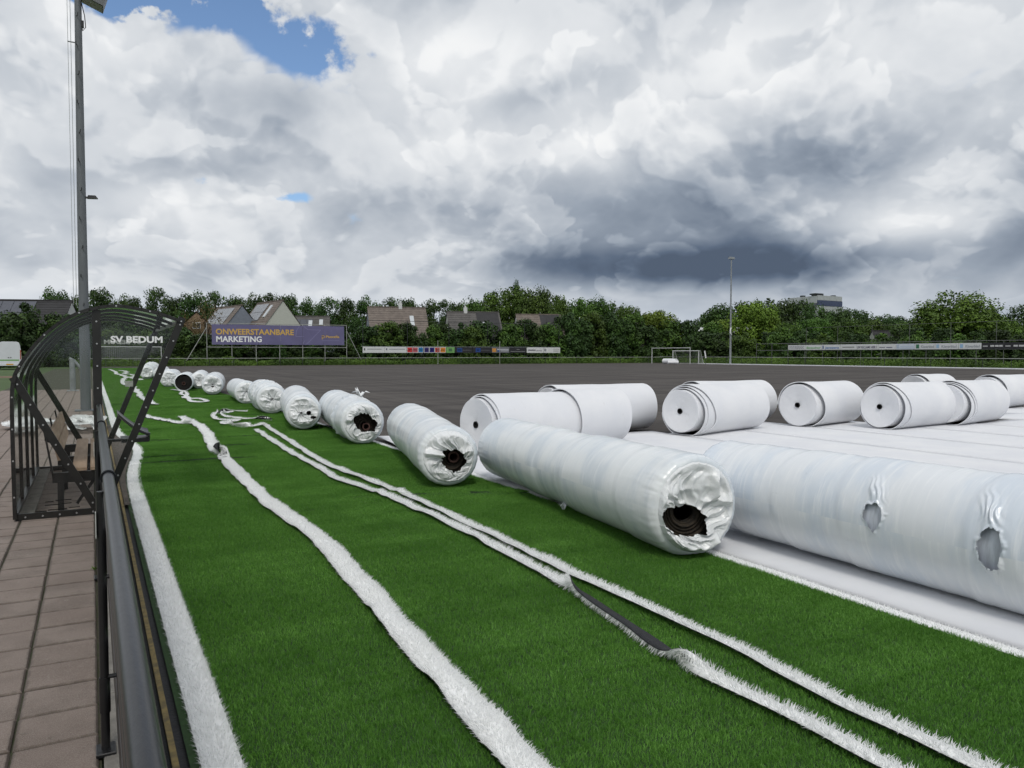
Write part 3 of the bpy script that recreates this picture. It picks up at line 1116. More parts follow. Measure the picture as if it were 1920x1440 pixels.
    Vf = V.reshape(-1, 3)
    Q = grid_quads(nu, nth, True)
    if tears:
        tm = tear_mask.ravel()
        Q = Q[~(tm[Q].sum(1) >= 3)]
    link('film', fast_mesh('film', Vf, Q, mat=M(mat), smooth=True), root)
    if tears:
        nn = 60
        t2 = np.linspace(0, 2 * np.pi, nn, endpoint=False)
        y2 = np.linspace(-L / 2 + .5, L / 2 - .5, 12)
        vi = np.stack([(r - 0.012) * np.cos(t2)[None, :] + 0 * y2[:, None], y2[:, None] + 0 * t2[None, :], r * squash + (r - 0.012) * np.sin(t2)[None, :] + 0 * y2[:, None]], -1).reshape(-1, 3)
        link('inner_film', fast_mesh('inner_film', vi, grid_quads(12, nn, True), mat=M('inner_film'), smooth=True), root)
    # ---- crumpled end caps
    for endi, sgn in ((0, -1), (nu - 1, 1)):
        if open_end and endi == 0:
            continue
        edge = V[endi]
        nc = 40 if sgn < 0 else 14
        isf = sgn < 0 and hole is not None
        gx, gz = gather if sgn < 0 else (0, 0)
        if isf:
            hx, hz, ha, hb, rot = hole
            hx_, hz_ = hx, hz
            jg = 1 + 0.20 * fbm(np.stack([np.cos(th) * 2.6, np.sin(th) * 2.6, 0 * th], 1), seed + 12, 3) + 0.10 * vnoise(np.stack([th * 6, 0 * th, 0 * th], 1), seed + 13)
            ca, sa_ = math.cos(rot), math.sin(rot)
            lx, lz = ha * np.cos(th) * jg, hb * np.sin(th) * jg
            inner = np.stack([hx + lx * ca - lz * sa_, 0 * th, r * squash + hz + lx * sa_ + lz * ca], 1)
        else:
            inner = np.stack([gx + 0.018 * np.cos(th), 0 * th, r * squash + gz + 0.018 * np.sin(th)], 1)
        s = np.linspace(0, 1, nc)[:, None]
        s = s ** 0.9
        X = edge[None, :, 0] * (1 - s) + inner[None, :, 0] * s
        Z = edge[None, :, 2] * (1 - s) + inner[None, :, 2] * s
        nple = int(g.integers(7, 11))
        ph = 0.45 * vnoise(np.stack([th * 0 + s * 2.0, np.cos(th) * 1.5 + 0 * s, np.sin(th) * 1.5 + 0 * s], -1).reshape(-1, 3), seed + 20).reshape(X.shape)
        th_ = th[None, :] + ph
        tri = lambda v: np.abs(((v / np.pi) % 2) - 1)                # straight-sided folds with sharp ridges
        ple = tri(th_ * nple + g.uniform(0, 6)) * 0.55 + tri(th_ * (nple * 2 + 1) + 1.3) * 0.30 + tri(th_ * (nple * 4 + 3) + 0.4) * 0.15
        amp = np.clip(s * 1.7, 0, 1)
        pv = np.stack([X * 2.6, Z * 2.6, 0 * X + seed * 1.7], -1).reshape(-1, 3)
        big = vnoise(pv, seed + 21).reshape(X.shape)
        cr = (1 - np.minimum(1, np.abs(vnoise(pv * 1.5, seed + 22)) * 2.6)).reshape(X.shape)
        cr2 = (1 - np.minimum(1, np.abs(vnoise(pv * 3.4, seed + 23)) * 2.6)).reshape(X.shape)
        fade = np.clip(s * 5, 0, 1)
        bul = 0.05 * np.sin(np.pi * np.clip(s, 0, 1) ** 0.6) if sgn < 0 else 0.03 * np.sin(np.pi * s ** 0.6)
        dY = bul + fade * crumple * (0.042 * (ple - 0.45) * amp + 0.030 * big + 0.032 * (cr - 0.3) + 0.013 * (cr2 - 0.3))
        if isf:
            dY = dY + 0.02 * s ** 3 * (1 + vnoise(np.stack([th * 4, 0 * th, 0 * th], 1), seed + 15))[None, :]
        Yc = sgn * (L / 2 + dY)
        Z = np.maximum(Z, 0.004)
        Vc = np.stack([X, Yc, Z], -1).reshape(-1, 3)
        Qc = grid_quads(nc, nth, True)
        if sgn > 0:
            Qc = Qc[:, ::-1]
        for (ax, az_, aw, ah) in (holes2 if sgn < 0 else ()):
            cm = (((Vc[:, 0] - ax) / aw) ** 2 + ((Vc[:, 2] - az_) / ah) ** 2) < 1
            Qc = Qc[~(cm[Qc].sum(1) >= 3)]
        link('end_film', fast_mesh('end_film', Vc, Qc, mat=M('film_cap'), smooth=True), root).data.set_sharp_from_angle(angle=R(24))
    if hole is not None or open_end or holes2:
        spiral_end(root, r - 0.065, -L / 2 + (0.10 if not open_end else 0.0), seed, L=L - 0.25, cx=core[0] if core else -0.05, cz=core[1] if core else 0.0, core=core is not None,
                   col='turf_edge' if not open_end else 'turf_back')
    return root


D_ = math.pi / 180
wrapped_roll((4.05, 4.5), (4.55, 8.6), 0.385, 'long turf roll in white film with a wide ragged hole showing brown layers', 3, nu=150, nth=220,
             hole=(-0.10, -0.10, 0.205, 0.115, -0.12), core=None, bands=5, crumple=1.9)
wrapped_roll((4.98, 1.15), (4.98, 5.2), 0.40, 'bluish film wrapped roll on the felt with two torn holes in its side', 5, nu=340, nth=380, mat='film_blue', bands=6, crumple=0.8,
             tears=((3.36 - 3.175, 170 * D_, 0.064, 0.21), (2.585 - 3.175, 177 * D_, 0.070, 0.27)))
wrapped_roll((3.62, 8.2), (4.62, 12.1), 0.365, 'white wrapped turf roll with a small ragged hole round a reddish core tube', 7, nu=110, nth=170,
             hole=(0.05, -0.04, 0.15, 0.125, -0.35), core=(0.07, 0.02), crumple=1.7, bands=4)
wrapped_roll((4.05, 12.8), (4.7, 16.8), 0.38, 'crumpled wrapped roll with a large dark hole and torn film on top', 9, nu=110, nth=150,
             hole=(0.03, 0.0, 0.20, 0.15, -0.5), core=(0.07, -0.04), crumple=1.8, ruffle=((-0.9, 0.05),))
wrapped_roll((3.76, 15.8), (4.5, 19.7), 0.375, 'wrapped roll with its end film gathered in a knot beside two small holes', 11, nu=90, nth=140,
             gather=(-0.05, -0.02), crumple=1.5, holes2=((0.10, 0.34, 0.05, 0.05), (0.19, 0.25, 0.06, 0.035)))
wrapped_roll((4.05, 20.4), (4.5, 24.3), 0.385, 'ruffled wrapped roll lying behind the knotted roll', 13, nu=90, nth=110, crumple=1.4, ruffle=((-1.3, 0.05), (-0.6, 0.06), (0.2, 0.05)))
wrapped_roll((4.2, 24.9), (4.5, 28.8), 0.35, 'wrapped roll with end film folded in a fan of pleats', 15, nu=70, nth=110, crumple=1.5, gather=(0.0, 0.03))
wrapped_roll((3.98, 31.0), (4.6, 34.9), 0.39, 'stubby looking wrapped roll with a tiny dark gap in its gathered end', 17, nu=60, nth=100, crumple=1.6,
             holes2=((0.0, 0.30, 0.06, 0.03),))
wrapped_roll((3.32, 34.6), (3.85, 38.5), 0.37, 'turf roll with bare dark end and red core, film only round its side', 19, nu=60, nth=90, open_end=True, crumple=1.2)
wrapped_roll((4.15, 36.6), (4.7, 40.5), 0.38, 'wrapped roll half hidden behind the bare ended roll', 21, nu=50, nth=80, crumple=1.5)
wrapped_roll((3.15, 39.4), (3.7, 43.3), 0.39, 'wrapped roll with slack film just beyond the bare ended roll', 23, nu=50, nth=80, crumple=1.7, ruffle=((-1.2, 0.06),))
wrapped_roll((3.45, 48.5), (3.9, 52.4), 0.40, 'farther wrapped roll resting against a longer heap of rolls', 25, nu=50, nth=80, crumple=1.7)
wrapped_roll((2.95, 52.5), (3.5, 56.4), 0.42, 'far wrapped roll with deeply pleated end on the green carpet', 27, nu=50, nth=80, crumple=1.9)
wrapped_roll((3.5, 58.5), (4.0, 62.4), 0.46, 'far wrapped roll with high slack film, behind the pleated one', 29, nu=40, nth=70, crumple=1.9, ruffle=((-1.4, 0.10), (0.0, 0.06)))
wrapped_roll((3.9, 66.0), (4.4, 69.9), 0.44, 'farthest wrapped roll at the end of the row', 31, nu=40, nth=70, crumple=1.9)

# torn tuft of film on the crumpled roll and small flaps at the seams
def film_tuft(loc, n, size, seed, label):
    g = random.Random(seed)
    b = MB()
    for i in range(n):
        a = g.uniform(0, 6.28)
        l_ = size * g.uniform(0.6, 1.3)
        w = size * g.uniform(0.25, 0.5)
        dx_, dy_ = math.cos(a), math.sin(a)
        z1, z2 = size * g.uniform(0.3, 0.7), size * g.uniform(0.2, 1.1)
        px, py = -dy_ * w / 2, dx_ * w / 2
        b.poly([(-px, -py, -0.02), (px, py, -0.02), (dx_ * l_ * .5 + px * 1.2, dy_ * l_ * .5 + py * 1.2, z1),
                (dx_ * l_ * .5 - px, dy_ * l_ * .5 - py, z1 * 0.8), (dx_ * l_, dy_ * l_, z2)], [(0, 1, 2, 3), (3, 2, 4)])
    o = b.build('film_scrap', M('film_cap'))
    o.location = loc
    return tag(o, label, 'film scrap')


film_tuft((4.36, 13.9, 0.80), 11, 0.15, 4, 'spiky scrap of torn white film on top of the crumpled roll')
film_tuft((4.02, 6.35, 0.08), 6, 0.07, 9, 'small ragged flap of white film at the foot of the longest roll')

# flaps of white felt poking out below the rolls
def flap(pts, z, label, mat='felt'):
    n = len(pts)
    b = MB()
    b.prism(pts, 'z', z, z + 0.012)
    o = b.build('felt_offcut', M(mat))
    return tag(o, label, 'felt offcut')


flap([(4.32, 11.6), (4.75, 11.5), (4.95, 13.6), (4.60, 13.75), (4.50, 12.6)], 0.045, 'white felt offcut sticking out between the crumpled roll and its neighbour')
flap([(4.25, 21.2), (4.65, 21.0), (4.75, 26.5), (4.55, 26.8), (4.42, 23.8)], 0.05, 'long white felt offcut under the pleated and ruffled rolls')

# ------------------------------------------------------------------ felt: laid sheets and rolls
edges = [4.37, 6.22, 8.22, 9.97, 11.72, 13.62, 15.55, 17.5, 19.45, 21.3, 23.3, 25.3, 27.5]
ends = [10.9, 11.2, 12.4, 11.9, 12.9, 12.0, 10.8, 10.4, 11.6, 14.0, 12.8, 12.4]
sheet_labels = ['white felt sheet beside the green carpet, under the bluish roll', 'white felt sheet under the right half of the longest felt roll', 'white felt sheet between the longest and the telescoped felt rolls',
                'white felt sheet under the disc end of the telescoped felt roll', 'white felt sheet under the inner end of the telescoped roll, reaching the roll behind it',
                'white felt sheet under the roll with a single loose outer layer', 'white felt sheet under the roll with neat end and loose layer', 'white felt sheet under the roll whose layers fan open',
                'bare white felt sheet between the fanned roll and the back row', 'white felt sheet under the back row roll with open outer layer', 'white felt sheet under the back row roll with a shadowed gap', 'white felt sheet under the last roll of the back row']
for i in range(len(edges) - 1):
    xa, xb = edges[i] + 0.006, edges[i + 1] - 0.006
    ny = 60
    yv = np.linspace(-9, ends[i], ny)
    nx = 8
    xv = np.linspace(0, 1, nx)
    e1 = xa + 0.008 * vnoise(np.stack([yv * 0.6, 0 * yv + i, 0 * yv], 1), 61)
    e2 = xb + 0.008 * vnoise(np.stack([yv * 0.6, 0 * yv + i + 40, 0 * yv], 1), 62)
    X = e1[:, None] * (1 - xv) + e2[:, None] * xv
    Y = yv[:, None] + 0 * X
    P = np.stack([X * 0.8, Y * 0.5, 0 * X], -1).reshape(-1, 3)
    Z = 0.012 + 0.010 * fbm(P, 63 + i, 3).reshape(X.shape) * (np.abs(X - (e1 + e2)[:, None] / 2) < 0.8)
    # each edge slightly proud or sunk
    top = np.stack([X, Y, Z], -1)
    bot = top.copy()
    bot[..., 2] = -0.02
    V = np.concatenate([top.reshape(-1, 3), bot.reshape(-1, 3)])
    ii = np.arange(ny * nx).reshape(ny, nx)
    Q = [np.stack([ii[:-1, :-1], ii[:-1, 1:], ii[1:, 1:], ii[1:, :-1]], -1).reshape(-1, 4)]
    o_ = ny * nx
    for a in (ii[:, 0], ii[:, -1][::-1], ii[0][::-1], ii[-1]):
        Q.append(np.stack([a[:-1], a[1:], a[1:] + o_, a[:-1] + o_], 1))
    o = link('felt_sheet', fast_mesh('felt_sheet', V, np.concatenate(Q), mat=fm, smooth=False))
    tag(o, sheet_labels[i], 'felt sheet', 'laid felt sheets')
material('grime', (0.05, 0.05, 0.05), 0.9)


def felt_roll(left, right, r, label, seed, wraps=(), squash=0.975, core=True):
    """roll of felt lying with its disc end at 'left'. wraps: (radius offset, start offset top, start offset near side, end offset)"""
    (lx, ly), (rx, ry) = left, right
    L = math.hypot(rx - lx, ry - ly)
    root = thing('felt_roll', label, 'felt roll', (lx, ly, 0.018), math.atan2(ry - ly, rx - lx), 'rolls of white felt')
    g = np.random.default_rng(seed)
    nth = 96
    th = np.linspace(0, 2 * np.pi, nth, endpoint=False)
    nwr = len(wraps)
    ri = r - 0.014 * nwr - (0.02 if nwr else 0)
    cz = r * squash
    czi = ri + 0.016 * nwr + 0.002
    # inner solid roll: end disc with faint spiral ridges, then the side
    radii = [0.05]
    while radii[-1] < ri - 0.035:
        radii.append(radii[-1] + g.uniform(0.02, 0.06))
    radii.append(ri)
    rad, dep = [], []
    for a in radii:
        j = g.normal(0, 0.0012)
        rad += [a - 0.002, a]
        dep += [j + 0.0008, j]
    rad[-1] = ri
    dep[-1] = 0.004
    rad, dep = np.array(rad), np.array(dep)
    ov = 1 + 0.012 * np.sin(2 * th + g.uniform(0, 6))
    X = dep[:, None] - 0.03 * np.exp(-(rad / (r * 0.6)) ** 2)[:, None] * g.uniform(-0.6, 1) + 0 * th[None, :]
    X = X + 0.006 * fbm(np.stack([0 * th + rad[:, None] * 6, np.cos(th) * 1.6 + 0 * rad[:, None], np.sin(th) * 1.6 + 0 * rad[:, None]], -1).reshape(-1, 3), seed, 3).reshape(X.shape)
    spir = rad[:, None] + 0.012 * (th / (2 * np.pi))[None, :] * np.clip((ri - rad) / ri * 3, 0, 1)[:, None]
    Yd = spir * ov * np.cos(th)
    Zd = czi + spir * ov * np.sin(th)
    V = [np.stack([X, Yd, Zd], -1).reshape(-1, 3)]
    Q = [grid_quads(len(rad), nth, True)]
    nx = 14
    xs_ = np.linspace(0.004, L, nx)
    rs = ri * ov[None, :] * (1 + 0.008 * vnoise(np.stack([xs_[:, None] * 1.2 + 0 * th, np.cos(th) + 0 * xs_[:, None], np.sin(th) + 0 * xs_[:, None]], -1).reshape(-1, 3), seed + 2).reshape(nx, nth))
    Vs = np.stack([xs_[:, None] + 0 * th[None, :], rs * np.cos(th), np.maximum(czi + rs * np.sin(th), 0.004)], -1).reshape(-1, 3)
    Q.append(grid_quads(nx, nth, True, len(V[0])))
    V.append(Vs)
    # far end disc
    n0 = len(V[0]) + len(Vs)
    ce = np.stack([0 * th + L - 0.02, 0.05 * np.cos(th), czi + 0.05 * np.sin(th)], 1)
    V.append(ce)
    last = np.arange(nth) + n0 - nth
    i = np.arange(nth) + n0
    Q.append(np.stack([last, np.roll(last, -1), np.roll(i, -1), i], 1))
    link('roll', fast_mesh('roll', np.concatenate(V), np.concatenate(Q), mat=fm, smooth=True), root).data.set_sharp_from_angle(angle=R(35))
    if core:
        b = MB()
        n = 24
        c_ = [(math.cos(2 * math.pi * j / n), math.sin(2 * math.pi * j / n)) for j in range(n)]
        vs, fs = [], []
        for ra, xa in ((0.052, 0.03), (0.052, -0.004), (0.042, -0.004), (0.042, 0.9)):
            vs += [(xa - 0.01, a * ra, czi + b_ * ra) for a, b_ in c_]
        for s_ in range(3):
            fs += [(s_ * n + j, s_ * n + (j + 1) % n, (s_ + 1) * n + (j + 1) % n, (s_ + 1) * n + j) for j in range(n)]
        fs.append(tuple(3 * n + j for j in range(n)))
        b.poly(vs, fs).build('core', M('dark_void'), root, True)
    # loose outer wraps, each with its own skewed edge; the gap opens on the near (-y) side
    for wi, (oa, ob_, oe) in enumerate(wraps):
        rw = ri + 0.022 + 0.017 * (wi + 0.6)
        rw = min(rw, r + 0.01)
        cw = rw * squash
        near = 0.5 - 0.5 * np.cos(th)                   # 0 far side, 1 near side (th measured from +y)
        near = np.where(np.sin(th) < 0, np.maximum(near, 0.5 + 0.5 * np.cos(th + np.pi / 2 - np.pi / 2) * 0), near)
        low = np.clip(-np.sin(th) * 0.5 + 0.75, 0, 1)
        st = oa + (ob_ - oa) * np.clip(near, 0, 1) ** 1.5 * low ** 1.2
        st = st + 0.006 * np.sin(5 * th + wi)
        en = L + oe + 0.01 * np.sin(3 * th + seed)
        m_ = 12
        t = np.linspace(0, 1, m_)[:, None]
        Xs = st[None, :] * (1 - t) + en[None, :] * t
        # the loose side bags outward towards the near edge
        bag = 0.055 * np.clip(near, 0, 1)[None, :] * np.exp(-t * 2.2) + 0.006 * vnoise(np.stack([Xs * 2, np.cos(th) + 0 * Xs, np.sin(th) + 0 * Xs], -1).reshape(-1, 3), seed + wi).reshape(Xs.shape)
        Rw = rw + bag
        outer = np.stack([Xs, Rw * np.cos(th), np.maximum(cw + Rw * np.sin(th), 0.001)], -1)
        Ri = Rw - 0.013
        innr = np.stack([Xs, Ri * np.cos(th), np.maximum(cw + Ri * np.sin(th), 0.012)], -1)
        V = np.concatenate([outer.reshape(-1, 3), innr.reshape(-1, 3)])
        n1 = m_ * nth
        Q1 = grid_quads(m_, nth, True)
        Q2 = grid_quads(m_, nth, True, n1)[:, ::-1]
        i = np.arange(nth)
        Q3 = np.stack([i, n1 + i, n1 + (i + 1) % nth, (i + 1) % nth], 1)
        k2 = (m_ - 1) * nth
        Q4 = np.stack([k2 + i, k2 + (i + 1) % nth, n1 + k2 + (i + 1) % nth, n1 + k2 + i], 1)
        o = link('outer_wrap', fast_mesh('outer_wrap', V, np.concatenate([Q1, Q2, Q3, Q4]), mat=fm, smooth=True), root)
        o.data.set_sharp_from_angle(angle=R(40))
    return root


felt_roll((5.2, 10.75), (8.15, 11.35), 0.475, 'longest white felt roll, its disc end beside the torn wrapped roll', 1, wraps=((0.05, 0.06, 0.0), (0.09, 0.10, 0.0), (1.75, 1.82, 0.08)))
felt_roll((7.7, 12.75), (10.15, 13.0), 0.475, 'white felt roll half hidden behind the longest felt roll', 2, wraps=((0.02, 0.10, 0.02),))
felt_roll((9.86, 11.43), (12.2, 12.0), 0.475, 'felt roll with several outer layers shifted like a telescope', 3, wraps=((0.05, 0.13, 0), (0.10, 0.22, 0.02), (0.14, 0.50, 0.06)))
felt_roll((11.5, 13.0), (13.85, 13.25), 0.475, 'felt roll peeking out behind the telescoped roll', 4, wraps=((0.0, 0.2, 0.02),))
felt_roll((13.29, 11.64), (15.25, 12.0), 0.475, 'felt roll with a single loose outer layer standing alone between its neighbours', 5, wraps=((0.0, 0.30, 0.0),))
felt_roll((14.36, 10.45), (16.85, 10.62), 0.475, 'felt roll with neat end and loose layer touching the roll with stitched marks', 6, wraps=((0.03, 0.12, 0), (0.06, 0.36, 0.0)))
felt_roll((16.42, 10.35), (18.45, 10.6), 0.475, 'felt roll whose layers fan open at the end, pressed against its neighbour', 7, wraps=((0.06, 0.16, 0), (0.10, 0.34, 0.0), (0.12, 0.42, 0.0)), core=False)
felt_roll((21.3, 14.4), (23.2, 14.7), 0.475, 'felt roll in the back row with open outer layer on top', 8, wraps=((0.1, 0.1, 0.0),))
felt_roll((22.3, 12.9), (24.6, 13.1), 0.475, 'felt roll in the back row with a shadowed gap under its outer layer', 9, wraps=((0.15, 0.25, 0.0),))
felt_roll((25.2, 12.4), (27.4, 12.7), 0.475, 'felt roll at the end of the back row', 10, wraps=((0.1, 0.3, 0.0),))

# white felt strip laid along the far touchline, small rolls by the far goal
tag(MB().box(82.8, 84.4, -10, 92, -0.025, 0.06).build('felt_edge_strip', fm), 'long white felt strip laid along the far side of the pitch', 'felt strip')
for (lx, ly, rx, ry, lab) in ((78.6, 95.0, 79.0, 92.5, 'small white roll leaning on another beside the far goal'), (77.2, 92.4, 78.6, 91.6, 'thin white roll lying flat before the far goal')):
    t_ = thing('felt_roll', lab, 'felt roll', (lx, ly, 0), math.atan2(ry - ly, rx - lx), 'rolls of white felt')
    L_ = math.hypot(rx - lx, ry - ly)
    rr_ = 0.40 if 'leaning' in lab else 0.26
    MB().tube([(0, 0, rr_), (L_ / 2, 0, rr_ * 1.02), (L_, 0, rr_)], [rr_, rr_ * 1.02, rr_], 24).build('roll', fm, t_, True)
    MB().tube([(-0.02, 0, rr_), (0.1, 0, rr_)], rr_ * .16, 14).build('core', M('dark_void'), t_)

# ------------------------------------------------------------------ lettering
def text_mesh(body, size, mat, bold=0.0, extrude=0.002, align='LEFT', spacing=1.0):
    cu = bpy.data.curves.new('lettering', 'FONT')
    cu.body = body
    cu.size = size
    cu.offset = bold
    cu.extrude = extrude
    cu.align_x = align
    cu.space_character = spacing
    cu.resolution_u = 3
    o = bpy.data.objects.new('lettering', cu)
    C.objects.link(o)
    bpy.context.view_layer.update()
    me = bpy.data.meshes.new_from_object(o.evaluated_get(bpy.context.evaluated_depsgraph_get()))
    bpy.data.objects.remove(o)
    me.materials.clear()
    me.materials.append(mat)
    return me


def lettering(body, size, mat, parent, loc, rot, width=None, **kw):
    me = text_mesh(body, size, mat, **kw)
    o = link('lettering', me, parent)
    o.location = loc
    o.rotation_euler = rot
    if width:
        xs_ = [v.co.x for v in me.vertices]
        s = width / (max(xs_) - min(xs_))
        o.scale = (s, 1, 1)
    return o


# ------------------------------------------------------------------ clear panels
def clear_mat(name, tint, refl):
    m = bpy.data.materials.new(name)
    m.use_nodes = True
    q = NT(m.node_tree)
    q.n.clear()
    out = q.add('ShaderNodeOutputMaterial')
    tr = q.add('ShaderNodeBsdfTransparent')
    tr.inputs[0].default_value = (*tint, 1)
    gl = q.add('ShaderNodeBsdfGlossy')
    gl.inputs['Roughness'].default_value = 0.06
    gl.inputs[0].default_value = (0.9, 0.9, 0.9, 1)
    df = q.add('ShaderNodeBsdfDiffuse')
    df.inputs[0].default_value = (0.30, 0.30, 0.27, 1)
    fr = q.add('ShaderNodeFresnel')
    fr.inputs[0].default_value = 1.45
    ob = q.add('ShaderNodeTexCoord').outputs['Object']
    dirt = q.noise(q.vm('MULTIPLY', ob, (1, 1, 0.35)), 6.0, 6, 0.65)
    m1 = q.add('ShaderNodeMixShader')
    q.l.new(q.m('MULTIPLY', fr.outputs[0], refl), m1.inputs[0])
    q.l.new(tr.outputs[0], m1.inputs[1])
    q.l.new(gl.outputs[0], m1.inputs[2])
    m2 = q.add('ShaderNodeMixShader')
    q.l.new(q.m('ADD', 0.008, q.m('MULTIPLY', q.smooth(dirt, 0.52, 0.78), 0.06)), m2.inputs[0])
    q.l.new(m1.outputs[0], m2.inputs[1])
    q.l.new(df.outputs[0], m2.inputs[2])
    q.l.new(m2.outputs[0], out.inputs[0])
    MATS[name] = m
    return m


clear_mat('clear_panel', (0.93, 0.945, 0.93), 1.0)
material('bronze_paint', (0.018, 0.017, 0.015), 0.35, 0.4, 9)
material('bench_wood', (0.44, 0.31, 0.215), 0.65, 0.45, 3.0, col2=(0.30, 0.20, 0.135), bump=0.25, bscale=30, stretch=(7, 0.6, 7))
material('tag_white', (0.50, 0.52, 0.48), 0.5, 0.3, 30)

# ------------------------------------------------------------------ dugout shelter
DY0, DY1 = 8.6, 12.1
dug = thing('dugout_shelter', 'arched clear dugout shelter with dark metal frame behind the railing', 'dugout', (0, DY0, 0))
prof_k = [(-0.665, 0.02), (-0.668, 0.5), (-0.668, 1.0), (-0.655, 1.30), (-0.60, 1.46), (-0.45, 1.69), (-0.27, 1.87), (-0.10, 1.975), (0.07, 2.03),
          (0.22, 2.05), (0.37, 2.035), (0.60, 1.985), (0.81, 1.91)]
prof = [(float(p[0]), float(p[1])) for p in line_strip(prof_k, 0.07)]
ribs = [0.0, 0.875, 1.75, 2.625, 3.5]
for i, ry in enumerate(ribs):
    b = MB()
    w = 0.055 if i in (0, 4) else 0.045
    for a, c_ in zip(prof[:-1], prof[1:]):
        dxx, dzz = c_[0] - a[0], c_[1] - a[1]
        b.bar((a[0] - dxx * .03, ry, a[1] - dzz * .03), (c_[0] + dxx * .03, ry, c_[1] + dzz * .03), w, 0.032, up=(-dzz, 0, dxx))
    b.build('arch_rib', M('bronze_paint'), dug)
for i in range(4):
    V, F = [], []
    for (x, z) in prof:
        V += [(x, ribs[i] + 0.024, z), (x, ribs[i + 1] - 0.024, z)]
    for j in range(len(prof) - 1):
        F.append((2 * j, 2 * j + 1, 2 * j + 3, 2 * j + 2))
    MB().poly(V, F).build('roof_panel', M('clear_panel'), dug, True)
for ry, s in ((0.0, 1), (3.5, -1)):
    fr = MB()
    fr.bar((0.045, ry + s * .014, 0.0), (0.045, ry + s * .014, 2.01), 0.075, 0.03, up=(0, 1, 0))
    fr.build('upright', M('bronze_paint'), dug)
    MB().bar((0.825, ry + s * .012, 1.95), (0.06, ry + s * .012, 0.02), 0.034, 0.068, up=(1, 0, 0)).build('front_bar', M('bronze_paint'), dug)
    MB().bar((-0.655, ry + s * .016, 1.36), (0.02, ry + s * .016, 0.04), 0.030, 0.070, up=(1, 0, 0)).build('strut', M('bronze_paint'), dug)
    MB().bar((-0.66, ry + s * .013, 0.03), (0.05, ry + s * .013, 0.03), 0.032, 0.065, up=(0, 0, 1)).build('sill', M('bronze_paint'), dug)
    yp = ry + s * 0.034
    outl = prof + [(0.06, 0.03), (-0.64, 0.03)]
    pane = MB().poly([(x, yp, z) for x, z in outl], [tuple(range(len(outl)))])
    pane.build('end_panel', M('clear_panel'), dug)
    sc_ = MB()
    for (a, c_, n) in (((0.82, 1.93), (0.12, 0.15), 11), ((-0.64, 1.33), (0.0, 0.08), 7), ((0.045, 1.95), (0.045, 0.1), 9), ((-0.6, 0.03), (0.0, 0.03), 5)):
        for t in np.linspace(0.03, 0.97, n):
            x, z = a[0] + (c_[0] - a[0]) * t, a[1] + (c_[1] - a[1]) * t
            sc_.tube([(x, ry - s * 0.004, z), (x, ry - s * 0.013, z)], 0.0085, 7)
    for (x, z) in prof[3::4]:
        sc_.tube([(x, ry - s * 0.02, z), (x, ry - s * 0.029, z)], 0.0085, 7)
    o = sc_.build('screws', M('screw'), dug)
    o['kind'] = 'stuff'
# purlins between the end frames
MB().bar((0.812, 0, 1.905), (0.812, 3.5, 1.905), 0.03, 0.03).build('front_purlin', M('light_metal'), dug)
MB().bar((-0.655, 0.02, 0.05), (-0.655, 3.48, 0.05), 0.03, 0.04).build('base_rail', M('bronze_paint'), dug)
MB().bar((-0.60, 0.02, 0.024), (-0.60, 3.48, 0.024), 0.16, 0.03).build('ground_rail', M('concrete'), dug)
lettering('SV BEDUM', 0.088, M('white_letter'), dug, (0.165, -0.012 + 0.034, 1.692), (R(90), 0, 0), width=0.47, bold=0.0032)
lettering('SV BEDUM', 0.080, M('white_letter'), dug, (0.61, 3.5 - 0.038 + 0.012, 1.715), (R(90), 0, R(180)), width=0.46, bold=0.0028)
mk = MB()
for (x0, x1, z) in ((-0.42, -0.35, 0.150), (-0.335, -0.20, 0.157), (-0.425, -0.30, 0.118), (-0.285, -0.20, 0.123), (-0.50, -0.41, 0.062), (-0.40, -0.24, 0.070), (-0.225, -0.13, 0.078)):
    mk.box(x0, x1, 0.028, 0.031, z, z + 0.009)
mk.build('small_print', M('dark_void'), dug)
MB().box(0.40, 0.50, 3.44, 3.462, 1.12, 1.20).build('notice_plate', M('tag_white'), dug)

bench = thing('bench', 'slatted wooden bench with black steel supports inside the clear dugout', 'bench', (0, 8.85, 0))
for (x0, x1) in ((-0.195, -0.065), (-0.035, 0.055)):
    MB().bevbox(x0, x1, 0.02, 3.0, 0.405, 0.440, 0.006).build('seat_plank', M('bench_wood'), bench)
for (xa, za, xb, zb) in ((-0.305, 0.515, -0.335, 0.655), (-0.340, 0.668, -0.375, 0.815)):
    b = MB()
    b.bar(((xa + xb) / 2, 0.05, (za + zb) / 2), ((xa + xb) / 2, 3.0, (za + zb) / 2), 0.030, 0.145, up=(xb - xa, 0, zb - za))
    b.build('back_plank', M('bench_wood'), bench)
for y in (0.12, 1.5, 2.85):
    b = MB()
    b.bar((-0.435, y, 0.84), (-0.36, y, 0.33), 0.05, 0.016, up=(1, 0, 0))
    b.bar((-0.37, y, 0.335), (0.05, y, 0.335), 0.05, 0.10)
    b.bar((-0.30, y, 0.30), (-0.30, y, 0.0), 0.055, 0.055)
    b.bar((-0.42, y, 0.74), (-0.36, y, 0.70), 0.045, 0.05)
    b.bar((0.0, y, 0.30), (-0.16, y, 0.06), 0.02, 0.03)
    b.build('support', M('black_paint'), bench)

# trodden bare ground where the carpet is cut away before the dugout
V, F = [], []
for i, yv in enumerate(np.linspace(8.8, 19, 40)):
    V += [(0.268, yv, 0.030), (0.318 + bulge_x(yv), yv, 0.030)]
for i in range(39):
    F.append((2 * i, 2 * i + 1, 2 * i + 3, 2 * i + 2))
material('bare_ground', (0.095, 0.078, 0.062), 0.95, 0.4, 7, bump=0.5, bscale=60, coords='Position')
tag(MB().poly(V, F).build('bare_ground', M('bare_ground')), kind='structure')
